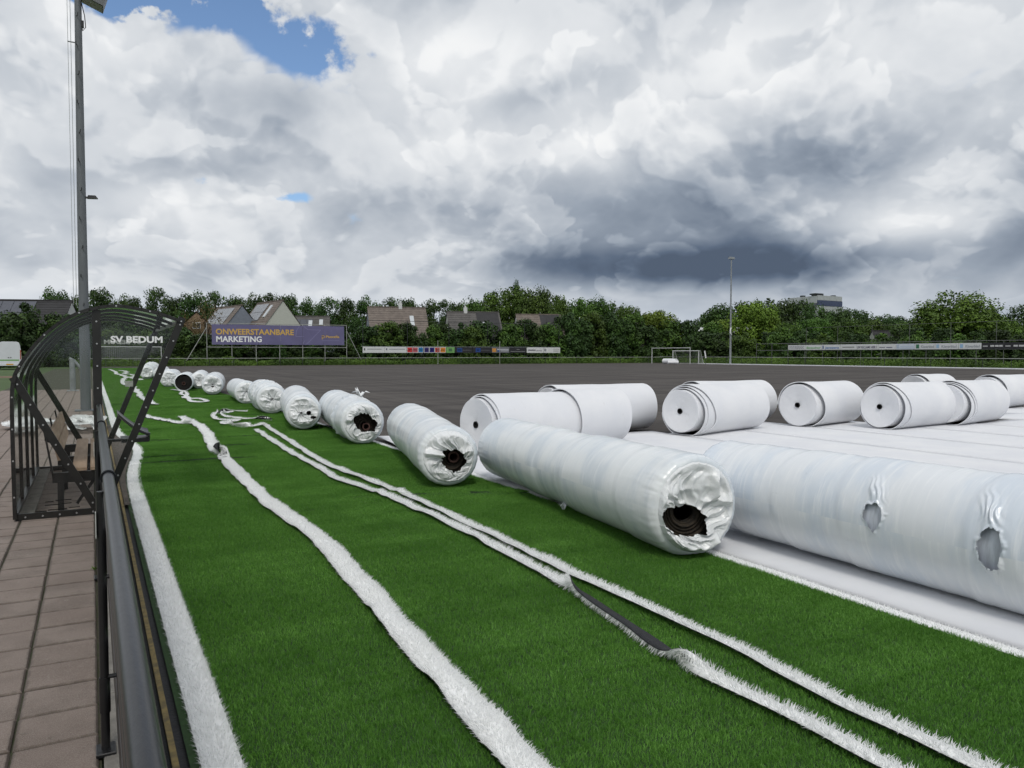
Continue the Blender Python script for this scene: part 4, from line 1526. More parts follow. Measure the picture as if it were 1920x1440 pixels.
# black moulded seat beside the dugout front
seat = thing('plastic_seat', 'black ribbed plastic seat shell mounted low at the dugout front', 'seat', (0.42, 10.1, 0))
V, F = [], []
nu_, nv_ = 9, 15
for a in range(nu_):
    u = a / (nu_ - 1)
    for c_ in range(nv_):
        v = c_ / (nv_ - 1)
        x = -0.17 + 0.33 * u
        z = 0.63 + 0.24 * (1 - u) ** 1.5 + 0.014 * abs(math.sin(v * math.pi * 4.5)) + 0.03 * (2 * v - 1) ** 2
        V.append((x, -0.24 + 0.48 * v, z))
n = len(V)
V += [(x, y, z - 0.02) for x, y, z in V]
for a in range(nu_ - 1):
    for c_ in range(nv_ - 1):
        i = a * nv_ + c_
        F += [(i, i + 1, i + nv_ + 1, i + nv_), (n + i, n + i + nv_, n + i + nv_ + 1, n + i + 1)]
for c_ in range(nv_ - 1):
    i, j = c_, (nu_ - 1) * nv_ + c_
    F += [(i, n + i, n + i + 1, i + 1), (j, j + 1, n + j + 1, n + j)]
for a in range(nu_ - 1):
    i, j = a * nv_, a * nv_ + nv_ - 1
    F += [(i, i + nv_, n + i + nv_, n + i), (j, n + j, n + j + nv_, j + nv_)]
material('seat_plastic', (0.035, 0.036, 0.042), 0.35, 0.2, 10)
MB().poly(V, F).build('shell', M('seat_plastic'), seat, True)
MB().box(-0.14, 0.15, -0.19, 0.19, 0.555, 0.60).box(0.14, 0.158, -0.2, 0.2, 0.57, 0.63).build('frame', M('black_paint'), seat)
MB().bar((-0.40, 0, 0.57), (0.0, 0, 0.57), 0.05, 0.03).build('arm', M('black_paint'), seat)

# heap of white turf strips dumped on the paving
def heap(loc, sx, sy, sz, seed, label):
    g = np.random.default_rng(seed)
    root = thing('strip_heap', label, 'turf strip', loc)
    for i in range(7):
        n = 30
        a0 = g.uniform(0, 6.28)
        t = np.linspace(0, 1, n)
        x = sx * (np.cos(a0 + t * g.uniform(3, 7)) * (0.4 + 0.5 * t) * g.uniform(0.5, 1.0)) + g.normal(0, .05)
        yv = sy * (np.sin(a0 + t * g.uniform(3, 7)) * (0.4 + 0.5 * t) * g.uniform(0.5, 1.0))
        z = sz * (0.3 + 0.6 * np.abs(np.sin(t * g.uniform(3, 8) + i))) * (1 - 0.6 * np.clip(np.hypot(x / sx, yv / sy), 0, 1)) + 0.03
        Cn = np.stack([x, yv, z], 1)
        d = np.gradient(Cn, axis=0)
        T = np.cross(d, [0, 0, 1.0])
        T /= np.linalg.norm(T, axis=1)[:, None] + 1e-6
        A = np.stack([Cn - T * .075, Cn + T * .075], 1).reshape(-1, 3)
        k_ = np.arange(n - 1)[:, None] * 2
        link('strip', fast_mesh('strip', A, np.concatenate([k_, k_ + 1, k_ + 3, k_ + 2], 1), mat=M('white_base'), smooth=True), root)
        strip_fibres('white_fibres', Cn, T, 0.16, 2600, root, g, ln=(0.03, 0.05), wid=(0.008, 0.013))
    return root


heap((-0.15, 18.2, 0), 0.62, 1.0, 0.34, 3, 'heap of tangled white turf strips on the paving behind the bench')
heap((-1.15, 19.2, 0), 0.62, 0.5, 0.22, 5, 'low pile of white turf strips on the paving left of the larger heap')

# ------------------------------------------------------------------ railing beside the camera
rail = thing('railing', 'black tubular pitch railing with collars beside the paving', 'railing', (0.05, 0, 0))
RX = 0.0
material('rail_paint', (0.010, 0.011, 0.014), 0.30, 0.35, 5, bump=0.06, bscale=90, stretch=(1, .2, 1), spec=0.4)
MB().tube([(RX, -1.2, 1.07), (RX, 3.0, 1.07), (RX, 8.57, 1.07)], 0.0215, 24).build('top_rail', M('rail_paint'), rail, True)
MB().tube([(RX - 0.012, -1.2, 1.030), (RX - 0.012, 8.57, 1.030)], 0.010, 12).build('cable_pipe', M('rail_paint'), rail, True)
for y in (0.72, 3.42, 6.12, 8.5):
    if y < 8:
        MB().tube([(RX - 0.03, y, 0.0), (RX - 0.03, y, 1.04)], 0.0165, 16).build('post', M('black_paint'), rail, True)
        MB().bevbox(RX - 0.065, RX + 0.005, y - 0.05, y + 0.05, 0.0, 0.014, 0.003).build('foot_plate', M('black_paint'), rail)
        MB().tube([(RX - 0.03, y, 0.16), (RX - 0.03, y, 0.30)], 0.0205, 16).build('sleeve', M('black_paint'), rail, True)
        MB().box(RX - 0.051, RX - 0.0475, y - 0.022, y + 0.012, 0.86, 0.96).build('tag_plate', M('tag_white'), rail)
    c_ = MB().tube([(RX, y + 0.16, 1.07), (RX, y + 0.225, 1.07)], 0.0275, 24)
    c_.tube([(RX, y + 0.168, 1.07), (RX, y + 0.176, 1.07)], 0.030, 24)
    c_.build('collar', M('rail_paint'), rail, True)
for z in (0.14, 0.36, 0.58, 0.80):
    MB().bevbox(RX + 0.012, RX + 0.034, -1.2, 8.5, z - 0.09, z + 0.09, 0.004).build('board', M('black_paint'), rail)
for y in (0.72, 3.42, 6.12):
    for z in (0.3, 0.7):
        MB().tube([(RX - 0.03, y, z), (RX + 0.014, y, z)], 0.009, 8).build('bracket', M('black_paint'), rail)

# ------------------------------------------------------------------ floodlight mast and bollard
mast = thing('floodlight_mast', 'tall grey floodlight mast with climbing pegs behind the dugout', 'light mast', (-0.17, 24.4, 0))
MB().tube([(0, 0, 0), (0, 0, 2.0), (0.0, 0, 6.0), (0.02, 0, 11.9)], [0.132, 0.127, 0.110, 0.082], 28).build('pole', M('pole_grey'), mast, True)
MB().bevbox(-0.27, 0.27, -0.27, 0.27, 0, 0.03, 0.005).build('base_plate', M('pole_grey'), mast)
for i in range(12):
    z = 2.9 + 0.78 * i
    s = -1 if i % 2 else 1
    MB().tube([(-0.02, -0.09, z), (-0.02 + 0.03 * s, -0.20, z), (-0.02 + 0.03 * s, -0.21, z + 0.07)], 0.012, 7).build('climbing_peg', M('black_paint'), mast)
fl = MB()
fl.poly([(0.10, -0.30, 11.22), (0.62, -0.30, 11.02), (0.74, -0.30, 11.42), (0.22, -0.30, 11.66), (0.10, 0.26, 11.22), (0.62, 0.26, 11.02), (0.74, 0.26, 11.42), (0.22, 0.26, 11.66)],
        [(0, 1, 2, 3), (7, 6, 5, 4), (0, 4, 5, 1), (1, 5, 6, 2), (2, 6, 7, 3), (3, 7, 4, 0)])
fl.build('floodlight', material('lamp_grey', (0.13, 0.135, 0.14), 0.45, 0.2, 6), mast)
MB().poly([(0.115, -0.27, 11.208), (0.60, -0.27, 11.018), (0.60, 0.23, 11.018), (0.115, 0.23, 11.208)], [(0, 1, 2, 3)]).build('lamp_glass', material('lamp_glass', (0.30, 0.31, 0.31), 0.15), mast)
MB().tube([(0.0, 0, 11.35), (0.18, 0, 11.4)], 0.05, 10).build('lamp_bracket', M('lamp_grey'), mast)
MB().tube([(0.10, -0.02, 11.1), (0.17, -0.05, 10.75), (0.19, -0.05, 10.45), (0.12, -0.03, 10.35), (0.06, 0, 10.6)], 0.012, 7).build('cable_loop', M('black_rubber'), mast)
MB().box(0.06, 0.15, -0.06, 0.06, 10.45, 10.62).build('junction_box', M('black_paint'), mast)
MB().tube([(-0.17, -0.05, 2.9), (-0.17, -0.05, 11.4)], 0.007, 6).tube([(-0.24, -0.05, 2.9), (-0.24, -0.05, 11.4)], 0.006, 6).build('halyard', M('light_metal'), mast)
MB().tube([(-0.25, -0.05, 10.0), (-0.02, -0.03, 10.0)], 0.018, 8).build('halyard_arm', M('galv'), mast)
lm = MB().tube([(0.10, 0, 5.86), (0.16, 0, 5.87)], 0.03, 8)
lm.poly([(0.14, -0.10, 5.84), (0.40, -0.08, 5.85), (0.40, 0.08, 5.85), (0.14, 0.10, 5.84), (0.16, -0.08, 5.92), (0.34, -0.06, 5.93), (0.34, 0.06, 5.93), (0.16, 0.08, 5.92)],
        [(0, 1, 2, 3), (7, 6, 5, 4), (0, 4, 5, 1), (1, 5, 6, 2), (2, 6, 7, 3), (3, 7, 4, 0)])
lm.build('path_lamp', M('black_paint'), mast)
boll = thing('bollard', 'short grey metal post with bent arm on the paving beyond the dugout', 'post', (-0.73, 37.6, 0))
MB().tube([(0, 0, 0), (0, 0, 1.35)], 0.11, 14).build('post', M('galv'), boll, True)
MB().tube([(-0.12, 0, 1.38), (0.05, 0, 1.28), (0.35, 0, 0.9)], 0.07, 10).build('arm', M('galv'), boll, True)
MB().bevbox(-0.22, 0.22, -0.2, 0.2, 0, 0.03, 0.005).build('foot_plate', M('galv'), boll)
# tuft of weed at the kerb
def weed(x, y, n, h, label):
    b = MB()
    for i in range(n):
        a = random.uniform(0, 6.28)
        l_ = h * random.uniform(0.5, 1.2)
        w = h * 0.22
        dx_, dy_ = math.cos(a), math.sin(a)
        b.poly([(0, 0, 0), (dx_ * l_ * .5 - dy_ * w, dy_ * l_ * .5 + dx_ * w, h * .6), (dx_ * l_, dy_ * l_, h * random.uniform(.3, 1)), (dx_ * l_ * .5 + dy_ * w, dy_ * l_ * .5 - dx_ * w, h * .6)], [(0, 1, 2, 3)])
    o = b.build('weed', material('weed_leaf', (0.10, 0.17, 0.03), 0.7))
    o.location = (x, y, 0)
    return tag(o, label, 'weed')


weed(-0.012, 6.35, 9, 0.035, 'small green weed growing at the paving edge by the railing post')
weed(0.03, 4.25, 7, 0.02, 'tiny weed sprouting from the kerb joint under the railing')

# ------------------------------------------------------------------ far railings, boards, goals
material('dark_post', (0.022, 0.026, 0.026), 0.5, 0.3, 2)
material('goal_white', (0.50, 0.51, 0.50), 0.5, 0.15, 2)
material('dark_galv', (0.13, 0.135, 0.13), 0.6, 0.3, 2)
material('pale_rail', (0.36, 0.37, 0.35), 0.55, 0.3, 0.7, coords='Position')


def far_rail(name, label, p, q_, step, h=0.96):
    p, q_ = Vector(p), Vector(q_)
    L = (q_ - p).length
    root = thing(name, label, 'railing', p, math.atan2(q_.y - p.y, q_.x - p.x))
    MB().tube([(0, 0, h), (L, 0, h)], 0.035, 8).build('top_rail', M('pale_rail'), root, True)
    n = int(L / step)
    pm_ = MB().tube([(0, 0, -0.1), (0, 0, h - 0.03)], 0.035, 8).mesh('post', M('dark_post'), True)
    for i in range(n + 1):
        o = link('post', pm_, root)
        o.location = (i * step, 0, 0)
    return root


far_rail('boundary_railing', 'low railing with pale top rail and dark posts before the far hedge', (-1.5, 107.5, 0), (89, 107.5, 0), 3.0)
far_rail('boundary_railing', 'low railing with pale top rail along the side under the long sponsor boards', (86, 20, 0), (86, 105, 0), 3.0, 1.04)

def mesh_net(name, V, F, parent, mat):
    return MB().poly(V, F).build(name, mat, parent)


def net_mat(name, col, alpha, cell):
    """knotted net: thin cords with open cells"""
    m = bpy.data.materials.new(name)
    m.use_nodes = True
    q = NT(m.node_tree)
    q.n.clear()
    out = q.add('ShaderNodeOutputMaterial')
    tr = q.add('ShaderNodeBsdfTransparent')
    df = q.add('ShaderNodeBsdfDiffuse')
    df.inputs[0].default_value = (*col, 1)
    ob = q.add('ShaderNodeTexCoord').outputs['Object']
    x, y, z = q.sep(ob)
    u = q.m('ADD', x, y)
    fx = q.m('LESS_THAN', q.m('FRACT', q.m('DIVIDE', u, cell)), alpha)
    fz = q.m('LESS_THAN', q.m('FRACT', q.m('DIVIDE', z, cell)), alpha)
    mx = q.add('ShaderNodeMixShader')
    q.l.new(q.m('MAXIMUM', fx, fz), mx.inputs[0])
    q.l.new(tr.outputs[0], mx.inputs[1])
    q.l.new(df.outputs[0], mx.inputs[2])
    q.l.new(mx.outputs[0], out.inputs[0])
    MATS[name] = m
    return m


net_mat('grey_net', (0.20, 0.21, 0.20), 0.16, 0.12)
net_mat('pale_net', (0.34, 0.35, 0.33), 0.18, 0.14)


def goal(label, a, b, h, depth, mat_net, top_d=0.0, name='goal', with_net=True, r=0.06):
    a, b = Vector((*a, 0)), Vector((*b, 0))
    L = (b - a).length
    root = thing(name, label, 'goal', a, math.atan2(b.y - a.y, b.x - a.x))
    for x in (0, L):
        MB().tube([(x, 0, 0), (x, 0, h)], r, 12).build('post', M('goal_white'), root, True)
    MB().tube([(-r, 0, h), (L + r, 0, h)], r, 12).build('crossbar', M('goal_white'), root, True)
    if depth:
        for x in (0, L):
            MB().tube([(x, 0, h), (x, top_d, h), (x, depth, 0.04), (x, 0, 0.04)], r * .6, 8).build('side_frame', M('goal_white'), root, True)
        MB().tube([(0, depth, 0.05), (L, depth, 0.05)], r * .6, 8).build('back_bar', M('goal_white'), root, True)
    if with_net:
        sg = 0.25
        V = [(0, top_d, h), (L * .33, top_d, h - sg), (L * .66, top_d, h - sg * .8), (L, top_d, h), (0, depth, 0.05), (L * .33, depth, 0.05), (L * .66, depth, 0.05), (L, depth, 0.05),
             (0, 0, h), (L, 0, h), (0, 0, 0.05), (L, 0, 0.05)]
        F = [(0, 1, 5, 4), (1, 2, 6, 5), (2, 3, 7, 6), (8, 0, 4, 10), (9, 3, 7, 11), (8, 9, 3, 2, 1, 0)]
        mesh_net('net', V, F, root, mat_net)
    return root


goal('bare white goal frame without net in the far corner', (78.9, 98.3), (78.8, 89.2), 2.44, 0, None, with_net=False)
goal('white training goal with grey net and slanting sides in the far corner', (80.5, 95.1), (82.0, 90.9), 2.0, 1.6, M('grey_net'), 0.6, r=0.075)
goal('white goal with pale net beyond the end of the turf carpet', (8.0, 111.0), (0.6, 111.0), 2.44, -1.9, M('pale_net'), -0.8)

# tall purple hoarding
bb = thing('billboard', 'wide purple billboard on a pale steel scaffold behind the far railing', 'billboard', (0, 110, 0))
material('purple', (0.135, 0.125, 0.245), 0.5, 0.15, 0.6)
material('purple_line', (0.20, 0.19, 0.33), 0.5)
material('gold', (0.58, 0.37, 0.08), 0.5)
for i in range(6):
    xa = 14.12 + i * 3.0
    MB().box(xa + 0.012, xa + 2.988, -0.03, 0.03, 2.80, 5.50).build('panel', M('purple'), bb)
lettering('ONWEERSTAANBARE', 1.06, M('gold'), bb, (14.60, -0.04, 4.18), (R(90), 0, 0), width=10.3, bold=0.028, extrude=0.004)
lettering('MARKETING', 1.06, M('white_letter'), bb, (14.62, -0.04, 3.18), (R(90), 0, 0), width=5.9, bold=0.028, extrude=0.004)
ln_ = MB()
for a, b in (((25.2, 3.98), (26.3, 3.98)), ((25.2, 4.0), (25.3, 4.8)), ((25.3, 4.8), (25.7, 5.4)), ((26.9, 4.95), (28.7, 4.92)), ((28.7, 4.92), (26.7, 2.9)), ((26.2, 2.9), (26.4, 3.4)), ((26.3, 5.4), (26.9, 4.95))):
    ln_.bar((a[0], -0.036, a[1]), (b[0], -0.036, b[1]), 0.008, 0.07, up=(a[1] - b[1], 0, b[0] - a[0]))
ln_.build('arrow_outline', M('purple_line'), bb)
lg = MB()
ring = [(29.08 + 0.17 * math.cos(t), 3.98 + 0.17 * math.sin(t)) for t in np.linspace(0, 6.28, 13)[:-1]]
for a, b in zip(ring, ring[1:] + ring[:1]):
    lg.bar((a[0], -0.04, a[1]), (b[0], -0.04, b[1]), 0.012, 0.085, up=(a[0] - 29.08, 0, a[1] - 3.98))
lg.box(28.86, 28.95, -0.046, -0.034, 3.60, 4.20)
lg.build('logo', M('gold'), bb)
lettering('Pixxella', 0.46, M('gold'), bb, (29.42, -0.04, 3.84), (R(90), 0, 0), width=1.95, bold=0.012, extrude=0.004)
MB().box(28.9, 31.4, -0.038, -0.0325, 3.42, 3.47).build('small_print', M('purple_line'), bb)
for x in (13.5, 16.67, 19.83, 23.0, 26.17, 29.33, 32.5):
    MB().tube([(x, 0.09, 0), (x, 0.09, 5.68)], 0.045, 8).build('post', M('pale_rail'), bb, True)
for z in (5.66, 2.45):
    MB().tube([(13.5, 0.09, z), (32.5, 0.09, z)], 0.04, 8).build('rail', M('pale_rail'), bb, True)
MB().tube([(13.5, 0.09, 5.1), (10.7, 0.09, 0.2)], 0.045, 8).build('brace', M('pale_rail'), bb, True)
MB().tube([(32.5, 0.09, 4.9), (34.9, 0.09, 0.2)], 0.045, 8).build('brace', M('pale_rail'), bb, True)

# low sponsor boards behind the far railing
PAL = {}


def pal(col):
    key = 'board_%02x%02x%02x' % tuple(int(c * 255) for c in col)
    return material(key, col, 0.45, 0.1, 1.0)


WHT, BLK, GRY = (0.62, 0.63, 0.63), (0.014, 0.014, 0.017), (0.13, 0.135, 0.145)


def board_y(x0, x1, col, label, marks, y=109.0, z0=1.70, z1=2.58):
    """board facing the pitch (-y); marks: (u0,u1,v0,v1,colour)"""
    t = thing('sponsor_board', label, 'sponsor board', (x0, y, 0), 0, 'sponsor boards round the pitch')
    W_ = x1 - x0
    MB().box(0.01, W_ - 0.01, 0, 0.04, z0, z1).build('panel', pal(col), t)
    for (u0, u1, v0, v1, c_) in marks:
        MB().box(W_ * u0, W_ * u1, -0.006, -0.002, z0 + (z1 - z0) * v0, z0 + (z1 - z0) * v1).build('print', pal(c_), t)
    return t


def print_rows(n, g):
    r_ = []
    for i in range(n):
        u = 0.06 + 0.02 * g.random()
        v = 0.2 + 0.5 * i / max(1, n - 1)
        while u < 0.92:
            w_ = g.uniform(0.04, 0.12)
            r_.append((u, min(u + w_, 0.95), v, v + 0.10, (0.12, 0.12, 0.16)))
            u += w_ + 0.025
    return r_


g9 = random.Random(4)
board_y(34.54, 37.9, WHT, 'white sponsor board with a small dark emblem, leftmost end by the billboard brace', [(0.06, 0.11, 0.4, 0.75, (0.05, 0.05, 0.06))] + [(0.2, 0.85, 0.55, 0.66, (0.2, 0.2, 0.22))])
board_y(37.92, 41.30, WHT, 'white sponsor board with dark print next to the coloured squares', [(0.05, 0.10, 0.45, 0.75, (0.05, 0.05, 0.09))] + [(0.18, 0.92, 0.55, 0.66, (0.2, 0.2, 0.22))])
sq = [((41.4, 42.2), (0.50, 0.03, 0.03), 'bright red'), ((42.24, 43.06), (0.42, 0.10, 0.12), 'rose red'), ((43.18, 43.92), (0.02, 0.17, 0.38), 'sky blue'), ((44.13, 44.87), (0.03, 0.02, 0.13), 'dark violet'),
      ((44.99, 45.74), (0.012, 0.006, 0.14), 'deep navy'), ((45.87, 46.62), (0.45, 0.05, 0.035), 'brick red'), ((46.74, 47.6), (0.62, 0.22, 0.03), 'orange')]
for (x0, x1), c_, nm in sq:
    board_y(x0 - 0.05, x1 + 0.05, WHT, f'small white sponsor panel with a {nm} square', [(0.08, 0.92, 0.08, 0.92, c_), (0.2, 0.8, 0.42, 0.55, (0.6, 0.5, 0.5))])
board_y(47.72, 49.12, (0.16, 0.36, 0.11), 'light green sponsor board with dark emblem', [(0.3, 0.7, 0.25, 0.75, (0.05, 0.13, 0.06))])
board_y(49.16, 52.15, BLK, 'black sponsor board with blue half round emblem beside the green board', [(0.13, 0.42, 0.15, 0.85, (0.012, 0.05, 0.20)), (0.18, 0.36, 0.42, 0.56, (0.3, 0.35, 0.45)), (0.45, 0.92, 0.42, 0.5, (0.12, 0.12, 0.13))])
board_y(52.2, 55.48, BLK, 'black sponsor board with blue emblem next to the grey board', [(0.16, 0.42, 0.15, 0.85, (0.012, 0.05, 0.22)), (0.2, 0.34, 0.42, 0.56, (0.3, 0.35, 0.45)), (0.45, 0.92, 0.42, 0.5, (0.10, 0.10, 0.11))])
board_y(55.54, 58.7, GRY, 'grey sponsor board with an orange square', [(0.03, 0.24, 0.15, 0.8, (0.55, 0.25, 0.05)), (0.3, 0.96, 0.5, 0.72, (0.42, 0.43, 0.45)), (0.34, 0.44, 0.2, 0.48, (0.03, 0.09, 0.3)), (0.5, 0.96, 0.24, 0.46, (0.32, 0.33, 0.35))])
board_y(58.74, 61.8, BLK, 'black sponsor board with a thin pale line drawing', [(0.06, 0.94, 0.22, 0.30, (0.25, 0.25, 0.26)), (0.42, 0.6, 0.6, 0.66, (0.35, 0.35, 0.35))])
board_y(61.9, 65.1, WHT, 'white sponsor board with a thick grey word', [(0.08, 0.52, 0.38, 0.62, (0.16, 0.16, 0.18)), (0.56, 0.9, 0.3, 0.5, (0.32, 0.32, 0.34))])
board_y(65.14, 68.26, WHT, 'white sponsor board with three grey lines, last before the bare hedge', [(0.02, 0.14, 0.3, 0.75, (0.25, 0.26, 0.28)), (0.58, 0.92, 0.66, 0.73, (0.2, 0.2, 0.2)), (0.58, 0.92, 0.45, 0.52, (0.3, 0.3, 0.3)), (0.58, 0.92, 0.22, 0.29, (0.2, 0.2, 0.2))])
sf = thing('board_frame', 'dark post frame carrying the short sponsor boards before the hedge', 'frame', (34, 109.06, 0))
MB().tube([(0.4, 0.05, 2.62), (34.3, 0.05, 2.62)], 0.03, 6).build('rail', M('galv'), sf)
pm_ = MB().tube([(0, 0.05, 0), (0, 0.05, 2.62)], 0.03, 6).mesh('post', M('dark_post'))
for i in range(12):
    o = link('post', pm_, sf)
    o.location = (0.6 + i * 3.05, 0, 0)
for x, lab in ((45.83, 'slender pale pole standing before the coloured sponsor squares'), (56.34, 'slender pale pole standing before the grey sponsor board')):
    t = thing('slender_pole', lab, 'pole', (x, 107.8, 0))
    MB().tube([(0, 0, 0), (0, 0, 3.55)], 0.045, 8).build('pole', M('pale_rail'), t, True)
    MB().tube([(0, 0, 0), (0, 0, 0.12)], 0.08, 8).build('foot', M('pale_rail'), t)
cf = thing('ball_fence', 'tall dark ball stop fence of thin posts and cable before the houses', 'fence', (35.84, 113, 0))
xs_ = [0, 7.1, 14.1, 21.0, 27.9, 34.7]
for x in xs_:
    MB().tube([(x, 0, 0), (x, 0, 6.58)], 0.05, 8).build('post', M('dark_post'), cf, True)
MB().tube([(0, 0, 6.6), (34.7, 0, 6.55)], 0.035, 6).build('top_rail', M('dark_post'), cf)

# long boards on the right-hand side (facing -x)
def board_x(y0, y1, col, label, marks, texts=(), x=88.0, z0=2.10, z1=2.80):
    """y0 > y1: reads from y0 (left as seen from the pitch) to y1"""
    t = thing('sponsor_board', label, 'sponsor board', (x, y0, 0), R(-90), 'sponsor boards round the pitch')
    W_ = y0 - y1
    MB().box(0.008, W_ - 0.008, 0, 0.04, z0, z1).build('panel', pal(col), t)
    for (u0, u1, v0, v1, c_) in marks:
        MB().box(W_ * u0, W_ * u1, -0.006, -0.002, z0 + (z1 - z0) * v0, z0 + (z1 - z0) * v1).build('print', pal(c_), t)
    for (s_, u0, u1, v, c_) in texts:
        lettering(s_, 0.42, pal(c_), t, (W_ * u0, -0.008, z0 + (z1 - z0) * v), (R(90), 0, 0), width=W_ * (u1 - u0), bold=0.006, extrude=0.002)
    return t


board_x(78.85, 75.85, WHT, 'white sponsor board with rows of small dark print, first after bare frame', print_rows(3, g9))
board_x(75.82, 73.05, WHT, 'white sponsor board with a green name', [], [('Bosscher', 0.08, 0.92, 0.22, (0.10, 0.36, 0.08))])
board_x(73.02, 70.1, WHT, 'white sponsor board with a blue name', [(0.04, 0.10, 0.2, 0.8, (0.01, 0.06, 0.25))], [('Janssens', 0.2, 0.96, 0.22, (0.02, 0.14, 0.42))])
board_x(70.07, 67.65, WHT, 'white sponsor board with a grey name', [(0.15, 0.9, 0.36, 0.58, (0.25, 0.25, 0.25))])
board_x(67.62, 64.4, WHT, 'white sponsor board with a dark slogan and question mark', [], [('UW RECLAME HIER ?', 0.04, 0.94, 0.24, (0.05, 0.04, 0.10))])
board_x(64.37, 61.9, WHT, 'white sponsor board with broken dark marks', [(0.06, 0.4, 0.3, 0.46, (0.2, 0.2, 0.24)), (0.46, 0.8, 0.3, 0.46, (0.12, 0.12, 0.2))])
board_x(61.87, 59.4, (0.56, 0.60, 0.66), 'pale blue sponsor board with faint blue lines', [(0.05, 0.15, 0.2, 0.8, (0.40, 0.48, 0.60)), (0.2, 0.95, 0.5, 0.56, (0.35, 0.45, 0.60)), (0.2, 0.95, 0.2, 0.26, (0.25, 0.35, 0.5))])
board_x(59.37, 56.85, WHT, 'white sponsor board with a dark green leaf emblem and grey name', [(0.06, 0.22, 0.15, 0.85, (0.03, 0.16, 0.08))], [('Klaverblad', 0.30, 0.95, 0.26, (0.25, 0.27, 0.30))])
board_x(56.82, 54.0, WHT, 'white sponsor board with a small pale blue emblem next to the leaf board', [(0.06, 0.18, 0.2, 0.8, (0.30, 0.45, 0.62))], [('Klaverblad', 0.28, 0.92, 0.26, (0.27, 0.29, 0.33))])
board_x(53.97, 51.37, WHT, 'white sponsor board with a pale blue emblem touching the black boards', [(0.06, 0.20, 0.2, 0.8, (0.28, 0.43, 0.62))], [('Klaverblad', 0.30, 0.92, 0.26, (0.27, 0.29, 0.33))])
board_x(51.34, 48.95, BLK, 'black sponsor board with white lettering beside the white boards', [(0.06, 0.28, 0.36, 0.54, (0.4, 0.4, 0.4)), (0.40, 0.58, 0.34, 0.62, (0.5, 0.5, 0.5)), (0.62, 0.78, 0.34, 0.62, (0.5, 0.5, 0.5)), (0.80, 0.96, 0.34, 0.62, (0.5, 0.5, 0.5))])
board_x(48.92, 46.4, BLK, 'black sponsor board with white lettering beside another black board', [(0.06, 0.28, 0.36, 0.54, (0.4, 0.4, 0.4)), (0.40, 0.58, 0.34, 0.62, (0.5, 0.5, 0.5)), (0.62, 0.96, 0.34, 0.62, (0.5, 0.5, 0.5))])
rf = thing('board_frame', 'long pale post and rail frame carrying the side sponsor boards', 'frame', (88.08, 85, 0), R(-90))
for z in (3.02, 2.05):
    MB().tube([(0, 0.03, z), (42, 0.03, z)], 0.04, 8).build('rail', M('dark_galv'), rf, True)
pm_ = MB().tube([(0, 0.03, 0), (0, 0.03, 3.02)], 0.032, 8).mesh('post', M('dark_galv'), True)
for i in range(15):
    o = link('post', pm_, rf)
    o.location = (i * 3.0, 0, 0)
rn = thing('ball_fence', 'tall thin ball stop fence behind the side sponsor boards', 'fence', (95, 84, 0), R(-90))
for i in range(8):
    MB().tube([(2.3 + i * 5.6, 0, 0), (2.3 + i * 5.6, 0, 5.45)], 0.03, 8).build('post', M('dark_galv'), rn, True)
MB().tube([(2.3, 0, 5.45), (41.5, 0, 5.45)], 0.022, 6).build('top_rail', M('dark_galv'), rn)

fm2 = thing('floodlight_mast', 'slim far floodlight mast rising against the dark cloud', 'light mast', (83.4, 85.6, 0))
MB().tube([(0, 0, 0), (0, 0, 6), (0, 0, 15.6)], [0.17, 0.13, 0.085], 14).build('pole', M('galv'), fm2, True)
MB().poly([(-0.55, -0.2, 15.55), (0.55, -0.2, 15.55), (0.45, 0.25, 15.55), (-0.45, 0.25, 15.55), (-0.45, -0.15, 15.85), (0.45, -0.15, 15.85), (0.35, 0.2, 15.9), (-0.35, 0.2, 15.9)],
          [(3, 2, 1, 0), (4, 5, 6, 7), (0, 1, 5, 4), (1, 2, 6, 5), (2, 3, 7, 6), (3, 0, 4, 7)]).build('lamp_head', M('galv'), fm2)
MB().tube([(-0.05, -0.22, 4.4), (-0.28, -0.25, 4.6), (-0.3, -0.25, 5.1), (-0.1, -0.22, 5.4)], 0.09, 8).build('cable_bow', M('white_paint'), fm2, True)
wp_ = thing('leaning_sign', 'small white leaning panel before the far mast', 'sign', (81.0, 88.2, 0))
MB().bar((0, 0, 0.9), (-0.25, 0, 2.0), 0.06, 0.22).build('panel', M('white_paint'), wp_)
MB().tube([(0, 0.05, 0), (-0.05, 0.05, 1.2)], 0.03, 6).build('stake', M('dark_post'), wp_)

# ------------------------------------------------------------------ houses
material('tile_brown', (0.19, 0.158, 0.136), 0.85, 0.3, 1.2, coords='Object')
material('tile_grey', (0.115, 0.108, 0.102), 0.8, 0.3, 1.2)
material('tile_dark', (0.035, 0.034, 0.036), 0.75, 0.3, 1.2)
material('solar', (0.10, 0.105, 0.125), 0.22, 0.15, 2)
material('solar_pale', (0.24, 0.25, 0.27), 0.25, 0.15, 2)
material('siding_pale', (0.50, 0.51, 0.46), 0.8, 0.15, 2, stretch=(1, 1, 8))
material('siding_blue', (0.20, 0.225, 0.27), 0.8, 0.15, 2)
material('siding_white', (0.60, 0.61, 0.60), 0.75, 0.1, 2)
material('brick_tan', (0.26, 0.185, 0.12), 0.9, 0.3, 5)
material('pane', (0.03, 0.035, 0.04), 0.1)
material('sky_pane', (0.55, 0.58, 0.60), 0.12)


